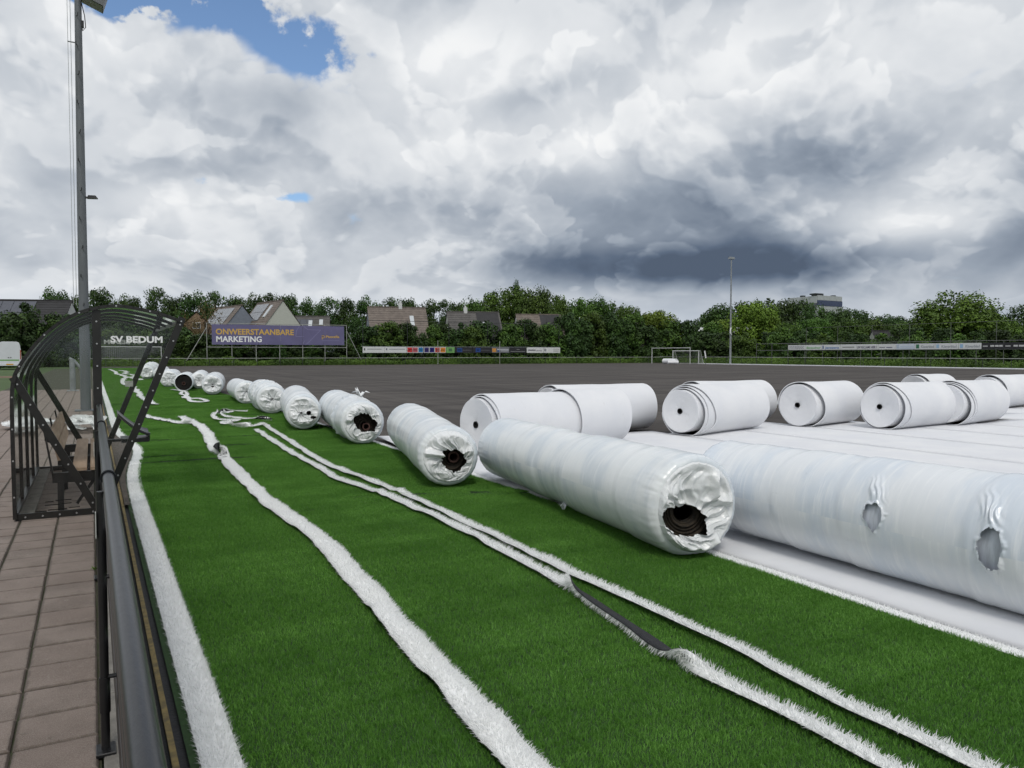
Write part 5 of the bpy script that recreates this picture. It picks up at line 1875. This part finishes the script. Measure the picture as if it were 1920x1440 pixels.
def house(label, a, b, ridge, eave, W_, wall, roof, solars=(), skylights=(), chimney=None, windows=(), dormer=None, solar_mat='solar', halves=None):
    """ridge line runs from a to b (ground plan); local x along the ridge; the -y slope is the one described by solars/skylights as (x0,x1,t0,t1), t from eave to ridge"""
    a, b = Vector((*a, 0)), Vector((*b, 0))
    L = (b - a).length
    root = thing('house', label, 'house', a, math.atan2(b.y - a.y, b.x - a.x))
    hw = W_ / 2
    w = MB()
    w.prism([(-hw, 0), (hw, 0), (hw, eave), (0, ridge - 0.12), (-hw, eave)], 'x', 0.0, L)
    w.build('wall', M(wall), root)
    sl = math.atan2(ridge - eave, hw)
    for s in (-1, 1):
        # tile courses: overlapping strips, each a little proud of the one below
        n = 14
        c = MB()
        ov = 0.35
        for i in range(n):
            t0, t1 = i / n, (i + 1.15) / n
            y0, z0 = s * (hw + ov) * (1 - t0), eave - ov * math.tan(sl) + (ridge + 0 - eave + ov * math.tan(sl)) * t0
            y1, z1 = s * (hw + ov) * (1 - min(t1, 1)), eave - ov * math.tan(sl) + (ridge - eave + ov * math.tan(sl)) * min(t1, 1)
            c.poly([(-0.15, y0, z0 + 0.10), (L + 0.15, y0, z0 + 0.10), (L + 0.15, y1, z1 + 0.02), (-0.15, y1, z1 + 0.02), (-0.15, y0, z0 - 0.02), (L + 0.15, y0, z0 - 0.02)],
                   [(0, 1, 2, 3), (4, 5, 1, 0)])
        r_ = c.build('roof_slope', M(roof), root)
        if s == -1:
            def pt(x, t, up):
                y = -(hw + ov) * (1 - t)
                z = eave - ov * math.tan(sl) + (ridge - eave + ov * math.tan(sl)) * t
                return (x, y - math.sin(sl) * up, z + math.cos(sl) * up)
            for (x0, x1, t0, t1, nx, nz) in solars:
                for i in range(nx):
                    for j in range(nz):
                        xa, xb = x0 + (x1 - x0) * i / nx + 0.03, x0 + (x1 - x0) * (i + 1) / nx - 0.03
                        ta, tb = t0 + (t1 - t0) * j / nz + 0.006, t0 + (t1 - t0) * (j + 1) / nz - 0.006
                        MB().poly([pt(xa, ta, .16), pt(xb, ta, .16), pt(xb, tb, .16), pt(xa, tb, .16), pt(xa, ta, .1), pt(xb, ta, .1), pt(xb, tb, .1), pt(xa, tb, .1)],
                                  [(0, 1, 2, 3), (7, 6, 5, 4), (0, 4, 5, 1), (1, 5, 6, 2), (2, 6, 7, 3), (3, 7, 4, 0)]).build('solar_panel', M(solar_mat), r_)
            for (x0, x1, t0, t1) in skylights:
                MB().poly([pt(x0, t0, .2), pt(x1, t0, .2), pt(x1, t1, .2), pt(x0, t1, .2), pt(x0, t0, 0), pt(x1, t0, 0), pt(x1, t1, 0), pt(x0, t1, 0)],
                          [(0, 1, 2, 3), (0, 4, 5, 1), (1, 5, 6, 2), (2, 6, 7, 3), (3, 7, 4, 0)]).build('skylight', M('sky_pane'), r_)
            if halves:
                x0, x1, mt = halves
                MB().poly([pt(x0, 0, .13), pt(x1, 0, .13), pt(x1, 1, .07), pt(x0, 1, .07)], [(0, 1, 2, 3)]).build('dark_tiles', M(mt), r_)
    MB().bar((-0.16, 0, ridge + 0.05), (L + 0.16, 0, ridge + 0.05), 0.3, 0.16).build('ridge_cap', M(roof), root)
    if chimney is not None:
        MB().box(chimney - 0.3, chimney + 0.3, -0.3, 0.3, ridge - 0.6, ridge + 0.8).box(chimney - .12, chimney + .12, -.12, .12, ridge + 0.8, ridge + 1.1).build('chimney', M('siding_white'), root)
    for (face, u, z0, z1, w_) in windows:                       # 'g': gable at x=0, 'f': front (-y) wall
        if face == 'g':
            f_ = MB().box(-0.06, -0.01, u - w_ / 2, u + w_ / 2, z0, z1).build('window', M('siding_white'), root)
            for k_ in (-1, 1):
                MB().box(-0.08, -0.065, u + k_ * w_ / 4 - w_ * .19, u + k_ * w_ / 4 + w_ * .19, z0 + 0.1, z1 - 0.1).build('pane', M('pane'), f_)
        else:
            f_ = MB().box(u - w_ / 2, u + w_ / 2, -hw - 0.06, -hw - 0.01, z0, z1).build('window', M('siding_white'), root)
            for k_ in (-1, 1):
                MB().box(u + k_ * w_ / 4 - w_ * .19, u + k_ * w_ / 4 + w_ * .19, -hw - 0.08, -hw - 0.065, z0 + 0.1, z1 - 0.1).build('pane', M('pane'), f_)
    return root


# ridge given from far end to near end where the gable faces the pitch, so that local -y is the slope seen on the left
house('house with pale solar panels and blue grey gable behind the billboard', (21.8, 160.5), (24.5, 149.4), 10.5, 5.2, 8.6, 'siding_blue', 'tile_brown',
      solars=((1.0, 9.5, 0.30, 0.92, 4, 2),), solar_mat='solar_pale')
house('house with large pale boarded gable above the billboard lettering', (28.2, 154.2), (30.5, 142.8), 11.2, 5.6, 8.4, 'siding_pale', 'tile_brown',
      solars=((0.8, 6.6, 0.40, 0.93, 3, 2),), skylights=((8.0, 8.9, 0.5, 0.86),), solar_mat='solar_pale')
house('low house roof with two small skylights right of the pale gable', (33.2, 152.3), (40.8, 149.7), 8.8, 4.5, 8, 'siding_blue', 'tile_grey',
      solars=((0.3, 5.0, 0.25, 0.85, 4, 1),), skylights=((4.2, 4.9, 0.55, 0.8), (6.2, 6.9, 0.62, 0.84)))
house('brown tiled house with slim blue grey gable and one skylight', (42.4, 130.6), (52.2, 128.7), 9.7, 4.4, 8.4, 'siding_blue', 'tile_brown', skylights=((7.0, 7.7, 0.42, 0.72),), chimney=5.6)
house('house with roof half brown tiles and half dark tiles', (54.5, 124.0), (63.3, 121.7), 8.85, 4.2, 8.2, 'siding_pale', 'tile_grey', skylights=((5.9, 6.5, 0.38, 0.62),), chimney=3.2, halves=(5.0, 8.95, 'tile_dark'))
house('house with white gable and two tone roof beyond the sponsor boards', (67.5, 122.7), (75.2, 120.2), 8.65, 4.4, 8.0, 'siding_white', 'tile_brown', halves=(4.2, 7.85, 'tile_dark'))
house('small brown roofed house half hidden by the lime green tree', (92.6, 120.3), (97.7, 118.8), 8.1, 4.2, 7.0, 'siding_pale', 'tile_brown', skylights=((2.6, 3.1, 0.5, 0.75),))
house('dark roofed terrace house with two rows of solar panels behind the van', (-17.5, 128.1), (-2.3, 123.0), 8.85, 4.4, 9.0, 'siding_white', 'tile_dark',
      solars=((2.0, 11.8, 0.28, 0.95, 7, 2),), windows=(('f', 8.5, 2.6, 3.8, 2.0), ('f', 12.6, 2.6, 3.8, 1.6)))
house('brick house with white windows behind the rust leaved tree', (14.9, 133.8), (16.2, 142.4), 8.3, 5.2, 6.4, 'brick_tan', 'tile_brown',
      windows=(('g', -1.5, 3.3, 4.8, 1.8), ('g', 1.5, 3.3, 4.8, 1.8), ('g', 0, 5.6, 6.6, 1.2)))
house('small dark roofed house with pale gable behind the side boards', (128.4, 89.6), (124.0, 92.0), 5.7, 2.6, 6.0, 'siding_pale', 'tile_dark')
house('white gable tip of a house among the trees behind the black boards', (142.6, 81.0), (149.6, 86.6), 6.4, 3.0, 6.0, 'siding_white', 'tile_grey')
sh = thing('warehouse', 'long low white warehouse roof among the trees behind the mast', 'warehouse', (117.5, 131.8, 0), math.atan2(122.8 - 131.8, 142.6 - 118.0))
MB().box(0, 27, 0, 14, 0, 6.3).build('wall', M('siding_white'), sh)
for i in range(9):
    MB().prism([(-0.3, 6.3), (14.3, 6.3), (14.3, 6.5), (7, 7.7), (-0.3, 6.62)], 'x', i * 3.0 + 0.03, i * 3.0 + 2.97).build('roof_sheet', M('siding_white'), sh)

# far industrial block
ib = thing('industrial_block', 'far pale factory block with dark blue band above the wooded skyline', 'factory', (0, 0, 0))
material('panel_pale', (0.40, 0.42, 0.43), 0.6, 0.12, 0.08)
material('panel_paler', (0.46, 0.48, 0.49), 0.6, 0.12, 0.08)  # parapet panels, slightly paler than the other wall panels
material('band_blue', (0.035, 0.05, 0.11), 0.5)
A_, B_, C_2, D_2 = (347.8, 311.8), (345.5, 290.3), (367.4, 292.1), (369.7, 313.6)


def wall_seg(p, q_, z0, z1, off, mat, name, nseg=1, gap=0.06):
    p, q_ = Vector((*p, 0)), Vector((*q_, 0))
    d_ = (q_ - p)
    nrm = Vector((d_.y, -d_.x, 0)).normalized()
    for i in range(nseg):
        a = p + d_ * (i / nseg) + d_.normalized() * gap
        b = p + d_ * ((i + 1) / nseg) - d_.normalized() * gap
        vs = []
        for c_ in (a, b):
            for o_ in (0.0, off):
                for z in (z0, z1):
                    vs.append(c_ + nrm * o_ + Vector((0, 0, z)))
        MB().poly(vs, [(2, 6, 7, 3), (0, 2, 3, 1), (4, 5, 7, 6), (1, 3, 7, 5), (0, 4, 6, 2), (0, 1, 5, 4)]).build(name, mat, ib)


MB().prism([A_, B_, C_2, D_2], 'z', 0, 32.2).build('core_wall', M('panel_pale'), ib)
wall_seg(A_, B_, 29.0, 32.9, 0.3, M('panel_paler'), 'parapet_panel', 4)
wall_seg(A_, B_, 26.8, 28.9, 0.3, M('solar'), 'window_band', 6)
wall_seg(B_, C_2, 30.6, 33.2, 0.3, M('panel_pale'), 'parapet_panel', 4)
wall_seg(B_, C_2, 27.6, 30.5, 0.5, M('band_blue'), 'blue_band', 3, 0.0)
wall_seg(B_, C_2, 8, 27.5, 0.3, M('panel_pale'), 'wall_panel', 6)
MB().box(350, 355, 294, 298, 32.2, 34.6).build('roof_plant', M('dark_post'), ib)
MB().box(345, 351, 291, 295, 33.6, 34.3).build('roof_canopy', M('dark_post'), ib)
MB().box(348, 350, 302, 304, 32.2, 33.9).build('roof_vent', M('dark_post'), ib)
MB().box(363, 365, 294, 296, 32.2, 34.0).build('roof_vent', M('dark_post'), ib)

# ------------------------------------------------------------------ van
van = thing('van', 'white high roofed van with green stripe parked on the grass, seen from behind', 'van', (-7.3, 92.9, 0), R(4.6))
material('van_white', (0.62, 0.64, 0.67), 0.3, 0.06, 2)
b = MB()
sec = [(-0.99, 0.42), (-1.02, 0.9), (-1.0, 1.7), (-0.90, 2.45), (-0.80, 2.72), (-0.62, 2.80), (0.62, 2.80), (0.80, 2.72), (0.90, 2.45), (1.0, 1.7), (1.02, 0.9), (0.99, 0.42)]
b.prism(sec, 'y', 0, 4.3)
b.poly([(-1.0, 4.3, 0.42), (1.0, 4.3, 0.42), (1.0, 5.7, 0.42), (-1.0, 5.7, 0.42), (-0.86, 4.3, 2.6), (0.86, 4.3, 2.6), (0.9, 5.6, 1.25), (-0.9, 5.6, 1.25)],
       [(0, 1, 2, 3), (4, 5, 6, 7), (2, 3, 7, 6), (1, 2, 6, 5), (0, 3, 7, 4)])
b.build('body', M('van_white'), van)
for s in (-1, 1):
    d_ = MB().poly([(s * 0.015, -0.012, 0.62), (s * 0.86, -0.012, 0.62), (s * 0.90, -0.012, 1.7), (s * 0.78, -0.012, 2.55), (s * 0.015, -0.012, 2.62),
                    (s * 0.015, -0.002, 0.62), (s * 0.86, -0.002, 0.62), (s * 0.90, -0.002, 1.7), (s * 0.78, -0.002, 2.55), (s * 0.015, -0.002, 2.62)],
                   [(0, 1, 2, 3, 4)] + [(i, (i + 1) % 5, 5 + (i + 1) % 5, 5 + i) for i in range(5)]).build('rear_door', M('van_white'), van)
    MB().box(s * 0.10 - 0.05, s * 0.10 + 0.05, -0.05, -0.014, 1.15, 1.22).build('handle', M('black_paint'), d_)
    MB().box(s * 0.935 - 0.045, s * 0.935 + 0.045, -0.03, -0.002, 1.0, 1.95).build('tail_light', material('tail_lamp', (0.30, 0.06, 0.02), 0.25), van)
    for yy in (0.9, 4.7):
        w_ = MB().tube([(s * 0.80, yy, 0.34), (s * 1.0, yy, 0.34)], 0.34, 20).build('wheel', M('black_rubber'), van, True)
        MB().tube([(s * 0.99, yy, 0.34), (s * 1.01, yy, 0.34)], 0.19, 16).build('rim', M('galv'), w_, True)
MB().bevbox(-0.98, 0.98, -0.12, -0.002, 0.36, 0.60, 0.03).build('bumper', M('van_white'), van)
MB().box(-0.30, 0.30, -0.135, -0.122, 0.43, 0.56).build('number_plate', material('plate_yellow', (0.55, 0.30, 0.03), 0.4), van)
MB().box(-0.85, 0.80, -0.020, -0.0135, 0.86, 0.98).build('stripe', material('van_green', (0.12, 0.32, 0.05), 0.4), van)

# ------------------------------------------------------------------ trees
def leaf_mat(name, dark, light, spec=0.25):
    m = bpy.data.materials.new(name)
    m.use_nodes = True
    q = NT(m.node_tree)
    p = q.n['Principled BSDF']
    at = q.add('ShaderNodeAttribute', attribute_name='tone').outputs['Fac']
    rn_ = q.add('ShaderNodeObjectInfo').outputs['Random']
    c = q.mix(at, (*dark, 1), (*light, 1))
    hs = q.add('ShaderNodeHueSaturation')
    q.l.new(c, hs.inputs['Color'])
    q.l.new(q.m('ADD', 0.485, q.m('MULTIPLY', rn_, 0.03)), hs.inputs['Hue'])
    q.l.new(q.m('ADD', 0.80, q.m('MULTIPLY', rn_, 0.4)), hs.inputs['Value'])
    q.l.new(hs.outputs[0], p.inputs['Base Color'])
    p.inputs['Roughness'].default_value = 0.6
    p.inputs['Specular IOR Level'].default_value = spec
    MATS[name] = m
    return m


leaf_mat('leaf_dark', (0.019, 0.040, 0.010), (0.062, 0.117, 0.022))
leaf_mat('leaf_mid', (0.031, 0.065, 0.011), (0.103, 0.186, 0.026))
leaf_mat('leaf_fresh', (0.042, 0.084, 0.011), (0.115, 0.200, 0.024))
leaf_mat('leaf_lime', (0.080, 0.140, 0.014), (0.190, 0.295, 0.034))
leaf_mat('leaf_rust', (0.070, 0.050, 0.018), (0.140, 0.105, 0.035))
material('bark', (0.060, 0.048, 0.036), 0.95, 0.4, 3, bump=0.5, bscale=12)


def crown_mesh(seed, n_cl, n_lf, leaf, mat, shape='round', low=0.12):
    """unit crown: height 1 (z 0..1), width 1; leaf size given relative to the height"""
    g = np.random.default_rng(seed)
    cl = []
    while len(cl) < n_cl:
        p_ = g.uniform(-1, 1, 3)
        zz = (p_[2] + 1) / 2
        if shape == 'tall':
            prof_ = math.sin(math.pi * min(1, zz * 0.9 + 0.10)) ** 0.6
        elif shape == 'bush':
            prof_ = max(0.0, 1 - zz ** 2.4) ** 0.5
        else:
            prof_ = math.sqrt(max(0, 1 - (2 * zz - 0.92) ** 2 * 0.9))
        rr_ = math.hypot(p_[0], p_[1])
        if rr_ > prof_ * 0.86:
            continue
        if rr_ < prof_ * 0.40 and zz < 0.80 and g.random() < 0.6:
            continue
        cl.append((p_[0] * 0.5, p_[1] * 0.5, low + (1 - low) * zz * 0.93))
    cl = np.array(cl)
    cr = g.uniform(0.08, 0.17, n_cl)
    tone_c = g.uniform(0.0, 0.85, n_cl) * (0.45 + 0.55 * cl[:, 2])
    k_ = g.integers(0, n_cl, n_lf)
    dv = g.normal(0, 1, (n_lf, 3))
    dv /= np.linalg.norm(dv, axis=1)[:, None]
    rad = g.uniform(0.35, 1.1, n_lf) ** 0.6
    pos = cl[k_] + dv * (cr[k_] * rad)[:, None] * np.array([1, 1, 0.8])
    nrm = dv * 0.8 + g.normal(0, 0.5, (n_lf, 3)) + np.array([0, 0, 0.5])
    nrm /= np.linalg.norm(nrm, axis=1)[:, None]
    t = np.cross(nrm, g.normal(0, 1, (n_lf, 3)))
    t /= np.linalg.norm(t, axis=1)[:, None]
    b_ = np.cross(nrm, t)
    s1 = (leaf * g.uniform(0.6, 1.3, n_lf))[:, None]
    s2 = s1 * g.uniform(0.45, 0.8, (n_lf, 1))
    V = np.stack([pos - t * s1, pos - b_ * s2, pos + t * s1, pos + b_ * s2], 1).reshape(-1, 3)
    V[:, 2] = np.maximum(V[:, 2], 0.0)
    V[:, 2] /= np.percentile(V[:, 2], 99.6)
    cl = cl * np.array([1, 1, 0.95])
    me = fast_mesh('crown', V, np.arange(n_lf * 4).reshape(-1, 4), mat=mat)
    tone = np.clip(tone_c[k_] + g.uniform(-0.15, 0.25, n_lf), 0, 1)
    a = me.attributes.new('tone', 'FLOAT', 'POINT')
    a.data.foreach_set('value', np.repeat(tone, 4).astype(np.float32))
    return me, cl


def trunk_mesh(seed, cl, th=0.035, split=0.3):
    g = random.Random(seed)
    b = MB()
    b.tube([(0, 0, 0), (g.uniform(-.01, .01), 0, split), (g.uniform(-.03, .03), g.uniform(-.03, .03), 0.62), (0, 0, 0.85)], [th, th * .75, th * .4, th * .12], 8)
    for i in range(9):
        c_ = cl[g.randrange(len(cl))]
        z0 = g.uniform(split * .8, 0.55)
        b.tube([(0, 0, z0), (c_[0] * .5, c_[1] * .5, (z0 + c_[2]) / 2 + 0.02), (c_[0] * .95, c_[1] * .95, c_[2])], [th * .45, th * .28, th * .08], 6)
    return b.mesh('trunk', M('bark'), True)


KIND = {}
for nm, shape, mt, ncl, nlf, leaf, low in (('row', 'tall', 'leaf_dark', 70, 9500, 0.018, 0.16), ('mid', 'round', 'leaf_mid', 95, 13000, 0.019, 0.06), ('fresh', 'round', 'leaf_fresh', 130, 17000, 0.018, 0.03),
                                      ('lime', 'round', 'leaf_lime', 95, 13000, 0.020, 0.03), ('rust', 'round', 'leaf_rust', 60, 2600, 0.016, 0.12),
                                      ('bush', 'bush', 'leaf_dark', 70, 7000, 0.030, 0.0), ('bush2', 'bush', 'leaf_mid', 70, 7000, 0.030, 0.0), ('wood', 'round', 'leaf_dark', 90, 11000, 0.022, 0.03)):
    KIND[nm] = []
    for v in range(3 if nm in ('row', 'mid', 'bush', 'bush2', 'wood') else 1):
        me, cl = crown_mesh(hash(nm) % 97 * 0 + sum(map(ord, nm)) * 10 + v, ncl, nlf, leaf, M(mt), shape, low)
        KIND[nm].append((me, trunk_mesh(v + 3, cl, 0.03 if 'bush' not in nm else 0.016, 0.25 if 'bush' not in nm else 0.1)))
tree_i = 0


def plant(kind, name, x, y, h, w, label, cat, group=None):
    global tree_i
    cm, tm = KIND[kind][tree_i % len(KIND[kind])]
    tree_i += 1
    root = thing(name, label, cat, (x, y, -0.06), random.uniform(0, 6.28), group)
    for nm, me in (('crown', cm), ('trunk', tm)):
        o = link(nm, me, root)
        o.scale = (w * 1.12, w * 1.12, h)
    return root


ROW = [(-7.3, 215.4, 18.0, 7.4), (-2.6, 218.4, 16.7, 6.6), (1.4, 213.1, 18.2, 7.8), (7.8, 213.8, 16.8, 8.7), (14.3, 210.7, 18.8, 6.9), (16.9, 199.1, 15.8, 6.3), (21.2, 195.8, 16.8, 7.8),
       (27.5, 207.4, 18.0, 7.5), (30.2, 195.4, 16.0, 6.7), (34.0, 192.9, 16.6, 6.7), (39.9, 203.6, 17.8, 7.4), (42.8, 192.4, 16.7, 7.3), (48.8, 195.8, 16.1, 7.0), (51.4, 187.9, 16.1, 6.8),
       (56.2, 188.2, 15.9, 6.6), (58.0, 178.3, 15.7, 6.9), (65.5, 183.1, 16.2, 6.9), (70.7, 184.5, 16.2, 6.5), (72.4, 177.3, 15.4, 6.6), (77.5, 178.5, 15.8, 6.7), (80.3, 175.7, 15.0, 5.8)]
for t in ROW:
    plant('row', 'tree', t[0], t[1], t[2] * 0.94, t[3] * 1.25, 'tall dark green tree in the even row behind the gabled houses', 'tree', 'row of dark trees behind the houses')
MID = [(66.1, 138.3, 12.2, 6.3), (74.8, 146.1, 14.5, 9.5), (78.0, 141.4, 15.2, 9.4), (80.1, 135.0, 14.5, 9.1), (80.9, 129.6, 12.8, 6.3), (92.0, 138.8, 13.1, 8.5), (91.8, 131.7, 12.8, 7.7),
       (97.0, 133.4, 12.0, 6.8), (101.4, 133.9, 11.5, 6.4), (101.8, 130.7, 9.8, 5.0)]
for t in MID:
    plant('mid', 'tree', *t, 'broad green tree in the high clump behind the white gabled house', 'tree', 'clump of broad green trees')
pl = plant('row', 'tree', 77.6, 141.0, 16.6, 2.4, 'slim treetop poking above the clump of broad green trees', 'tree')
LIME = [(96.1, 118.5, 9.8, 8.3, 'rounded yellow green tree behind the small brown roofed house'), (112.7, 109.5, 11.5, 9.5, 'large yellow green tree right beside the far mast'),
        (110.8, 116.2, 8.3, 8.6, 'low yellow green tree just above the warehouse roof'), (115.2, 108.1, 9.6, 6.2, 'smaller yellow green tree touching the large one by the mast')]
for x, y, h, w, lab in LIME:
    plant('lime', 'tree', x, y, h, w, lab, 'tree')
WOOD = [(171.2, 186.0, 13.9, 10.1), (165.2, 174.9, 16.0, 12.8), (177.2, 179.4, 17.3, 13.4), (178.1, 169.2, 17.2, 12.9), (192.2, 174.9, 18.2, 11.8), (196.4, 171.1, 17.9, 11.8), (186.1, 155.4, 15.7, 10.9),
        (191.3, 153.6, 14.5, 10.9), (197.4, 152.5, 14.2, 11.0), (217.7, 161.9, 14.3, 11.9), (211.0, 151.1, 13.0, 11.3), (219.6, 151.6, 12.6, 11.5), (216.6, 144.4, 11.6, 9.5)]
for t in WOOD:
    plant('wood', 'tree', *t, 'dark tree of the wooded skyline below the factory block', 'tree', 'wood below the factory')
RMID = [(110.9, 99.1, 7.1, 6.2), (122.9, 103.9, 8.3, 8.3), (128.4, 101.0, 8.3, 8.7), (133.4, 98.3, 8.1, 8.3), (133.3, 92.6, 7.3, 7.0)]
for t in RMID:
    plant('mid', 'tree', *t, 'mid green tree between the side boards and the wooded skyline', 'tree', 'trees behind the side boards')
plant('fresh', 'tree', 125.5, 77.5, 11.4, 13.2, 'largest fresh green broad tree behind the long side boards', 'tree')
for t, lab in (((125.2, 82.2, 9.0, 7.6), 'fresh green tree leaning on the largest tree, next to the small dark roof'), ((135.0, 79.2, 9.5, 7.4), 'fresh green tree behind the shoulder of the largest tree'),
               ((133.6, 75.4, 6.9, 5.4), 'low fresh green tree beside the white gable tip'), ((133.2, 73.3, 7.1, 5.3), 'low fresh green tree above the black sponsor boards')):
    plant('fresh', 'tree', *t, lab, 'tree')
plant('wood', 'tree', 147.6, 79.2, 10.2, 6.8, 'dark tree behind the white gable tip', 'tree')
for t, lab in (((-7.4, 108.7, 7.4, 6.0), 'dark bushy conifer before the solar roofed terrace'), ((-4.6, 110.6, 6.4, 5.2), 'dark shrub right of the bushy conifer'), ((-11.1, 114.1, 6.4, 5.2), 'dark shrub behind the white van'),
               ((-2.0, 114.9, 6.5, 5.5), 'dark shrub behind the floodlight mast'), ((1.5, 122.1, 6.6, 6.0), 'dark shrub above the left post of the pale netted goal'), ((5.2, 122.4, 6.8, 6.1), 'dark shrub behind the middle of the netted goal'),
               ((9.3, 122.4, 7.1, 5.4), 'dark shrub behind the right post of the netted goal'), ((11.0, 121.5, 6.1, 4.6), 'dark shrub left of the brick house')):
    plant('bush', 'shrub', *t, lab, 'shrub')
plant('rust', 'tree', 16.0, 132.4, 10.1, 6.8, 'thin rust brown tree before the brick house', 'tree')
plant('rust', 'tree', 13.3, 131.6, 8.1, 4.2, 'smaller thin rust brown tree beside the dugout roof edge', 'tree')
HEDGE = [(2.2, 116.6, 4.8, 3.9), (4.0, 117.2, 4.0, 3.4), (5.5, 118.2, 5.1, 3.1), (6.7, 115.8, 4.6, 3.6), (8.1, 113.6, 4.3, 3.9), (10.1, 117.3, 5.0, 3.1), (11.7, 116.6, 4.0, 4.0), (13.2, 114.5, 4.3, 4.0),
         (15.7, 114.9, 3.8, 3.8), (17.4, 114.5, 4.0, 4.2), (19.2, 118.0, 3.7, 3.3), (20.2, 114.2, 3.5, 3.8), (22.4, 113.5, 3.6, 3.4), (25.0, 117.6, 3.6, 3.8), (26.4, 117.0, 4.5, 3.2), (29.2, 117.2, 3.3, 4.2),
         (30.4, 115.3, 3.3, 3.3), (32.6, 114.4, 3.5, 4.2), (35.7, 118.1, 3.8, 3.8), (37.1, 116.1, 5.8, 4.3), (39.8, 117.5, 5.8, 4.6), (40.2, 114.0, 6.4, 4.5), (43.4, 115.2, 6.4, 3.8), (44.8, 115.1, 5.8, 3.6),
         (48.8, 116.9, 6.1, 3.5), (51.2, 118.4, 6.5, 3.9), (53.1, 116.5, 6.5, 4.1), (54.4, 113.8, 5.9, 4.2), (57.8, 117.7, 7.1, 5.0), (60.6, 116.7, 6.2, 4.3), (61.9, 114.2, 6.4, 4.2), (66.9, 118.5, 7.6, 4.4),
         (68.0, 115.9, 6.8, 4.1), (69.7, 115.5, 6.7, 5.2), (74.8, 118.3, 8.4, 4.4), (74.3, 113.9, 8.6, 5.0), (78.8, 115.3, 8.8, 4.9), (82.7, 116.8, 8.3, 5.0), (83.9, 114.9, 8.9, 5.0), (87.7, 115.0, 8.8, 4.9),
         (89.1, 113.6, 6.7, 5.0), (94.4, 115.8, 7.5, 5.3), (96.9, 115.2, 7.7, 5.4), (100.5, 115.3, 7.9, 5.2), (106.9, 118.4, 7.1, 5.2), (106.4, 114.3, 7.6, 5.0)]
for i, t in enumerate(HEDGE):
    tl = i % 3 == 0
    plant('bush2' if tl else 'bush', 'shrub', t[0], t[1], t[2], t[3] * 1.25, 'lighter green shrub in the thick hedge behind the far railing' if tl else 'dark green shrub in the thick hedge behind the far railing',
          'shrub', 'hedge shrubs behind the far railing')
RHEDGE = [(101.5, 94.7, 5.3, 3.4), (100.7, 91.2, 5.7, 3.8), (100.3, 87.9, 5.2, 3.8), (101.7, 84.8, 5.0, 3.6), (98.3, 81.7, 4.6, 3.7), (100.9, 78.8, 5.1, 3.3), (99.7, 76.1, 4.5, 3.2), (101.0, 73.4, 4.4, 3.9),
          (101.1, 70.8, 5.3, 3.6), (101.3, 68.4, 5.2, 3.1), (98.3, 66.0, 4.6, 3.2), (99.4, 63.8, 4.3, 2.7), (97.3, 61.6, 4.9, 2.8), (97.3, 59.5, 4.0, 3.5), (97.4, 57.4, 4.4, 2.9), (98.6, 55.5, 4.5, 3.2),
          (99.9, 53.6, 4.4, 2.7), (98.6, 51.8, 4.6, 3.0), (98.5, 49.5, 4.6, 3.0), (98.5, 98, 5.2, 4.0), (99, 102, 5.4, 4.5), (98, 106, 5.4, 4.6)]
for i, t in enumerate(RHEDGE):
    tl = i % 3 == 1
    plant('bush2' if tl else 'bush', 'shrub', t[0], t[1], t[2], t[3] * 1.4, 'lighter green shrub in the hedge behind the long side boards' if tl else 'dark green shrub in the hedge behind the long side boards',
          'shrub', 'hedge shrubs behind the side boards')


# rough vegetation along the foot of the far fence
def verge_plants(name, x0, x1, y0, y1, n, h, label, mat):
    g = np.random.default_rng(int(x0 * 3 + n))
    pos = np.stack([g.uniform(x0, x1, n), g.uniform(y0, y1, n), np.zeros(n)], 1)
    hh = h * (0.35 + 0.65 * np.abs(vnoise(pos * [0.5, 0.5, 1], 5)))
    pos[:, 2] = g.uniform(0, 1, n) * hh
    nrm = g.normal(0, 1, (n, 3)) + np.array([0, -0.4, 0.4])
    nrm /= np.linalg.norm(nrm, axis=1)[:, None]
    t = np.cross(nrm, g.normal(0, 1, (n, 3)))
    t /= np.linalg.norm(t, axis=1)[:, None]
    b_ = np.cross(nrm, t)
    s1 = g.uniform(0.07, 0.16, (n, 1))
    V = np.stack([pos - t * s1, pos - b_ * s1 * .5, pos + t * s1, pos + b_ * s1 * .5], 1).reshape(-1, 3)
    me = fast_mesh(name, V, np.arange(n * 4).reshape(-1, 4), mat=mat)
    a = me.attributes.new('tone', 'FLOAT', 'POINT')
    tn = np.clip(0.5 + 0.5 * vnoise(pos * [0.35, 0.35, 0], 8) + g.normal(0, .15, n), 0, 1)
    a.data.foreach_set('value', np.repeat(tn, 4).astype(np.float32))
    return tag(link(name, me), label, 'ground cover', kind='stuff')


verge_plants('ground_cover', -2, 92, 107.9, 112.5, 42000, 1.3, 'rough weeds and grass along the foot of the far railing', M('leaf_mid'))
verge_plants('ground_cover', 86.6, 97, 35, 106, 30000, 1.2, 'rough weeds under the long side boards', M('leaf_mid'))

# dark mesh behind the netted goal
fg = thing('panel_fence', 'dark slatted fence standing behind the pale netted goal', 'fence', (-1.5, 113.2, 0))
for i in range(5):
    MB().tube([(i * 2.8, 0, 0), (i * 2.8, 0, 2.5)], 0.05, 6).build('post', M('dark_post'), fg)
sl_ = MB().box(-0.03, 0.03, -0.02, 0.02, 0.1, 2.4).mesh('slat', M('galv'))
for i in range(46):
    o = link('slat', sl_, fg)
    o.location = (0.15 + i * 0.24, 0, 0)
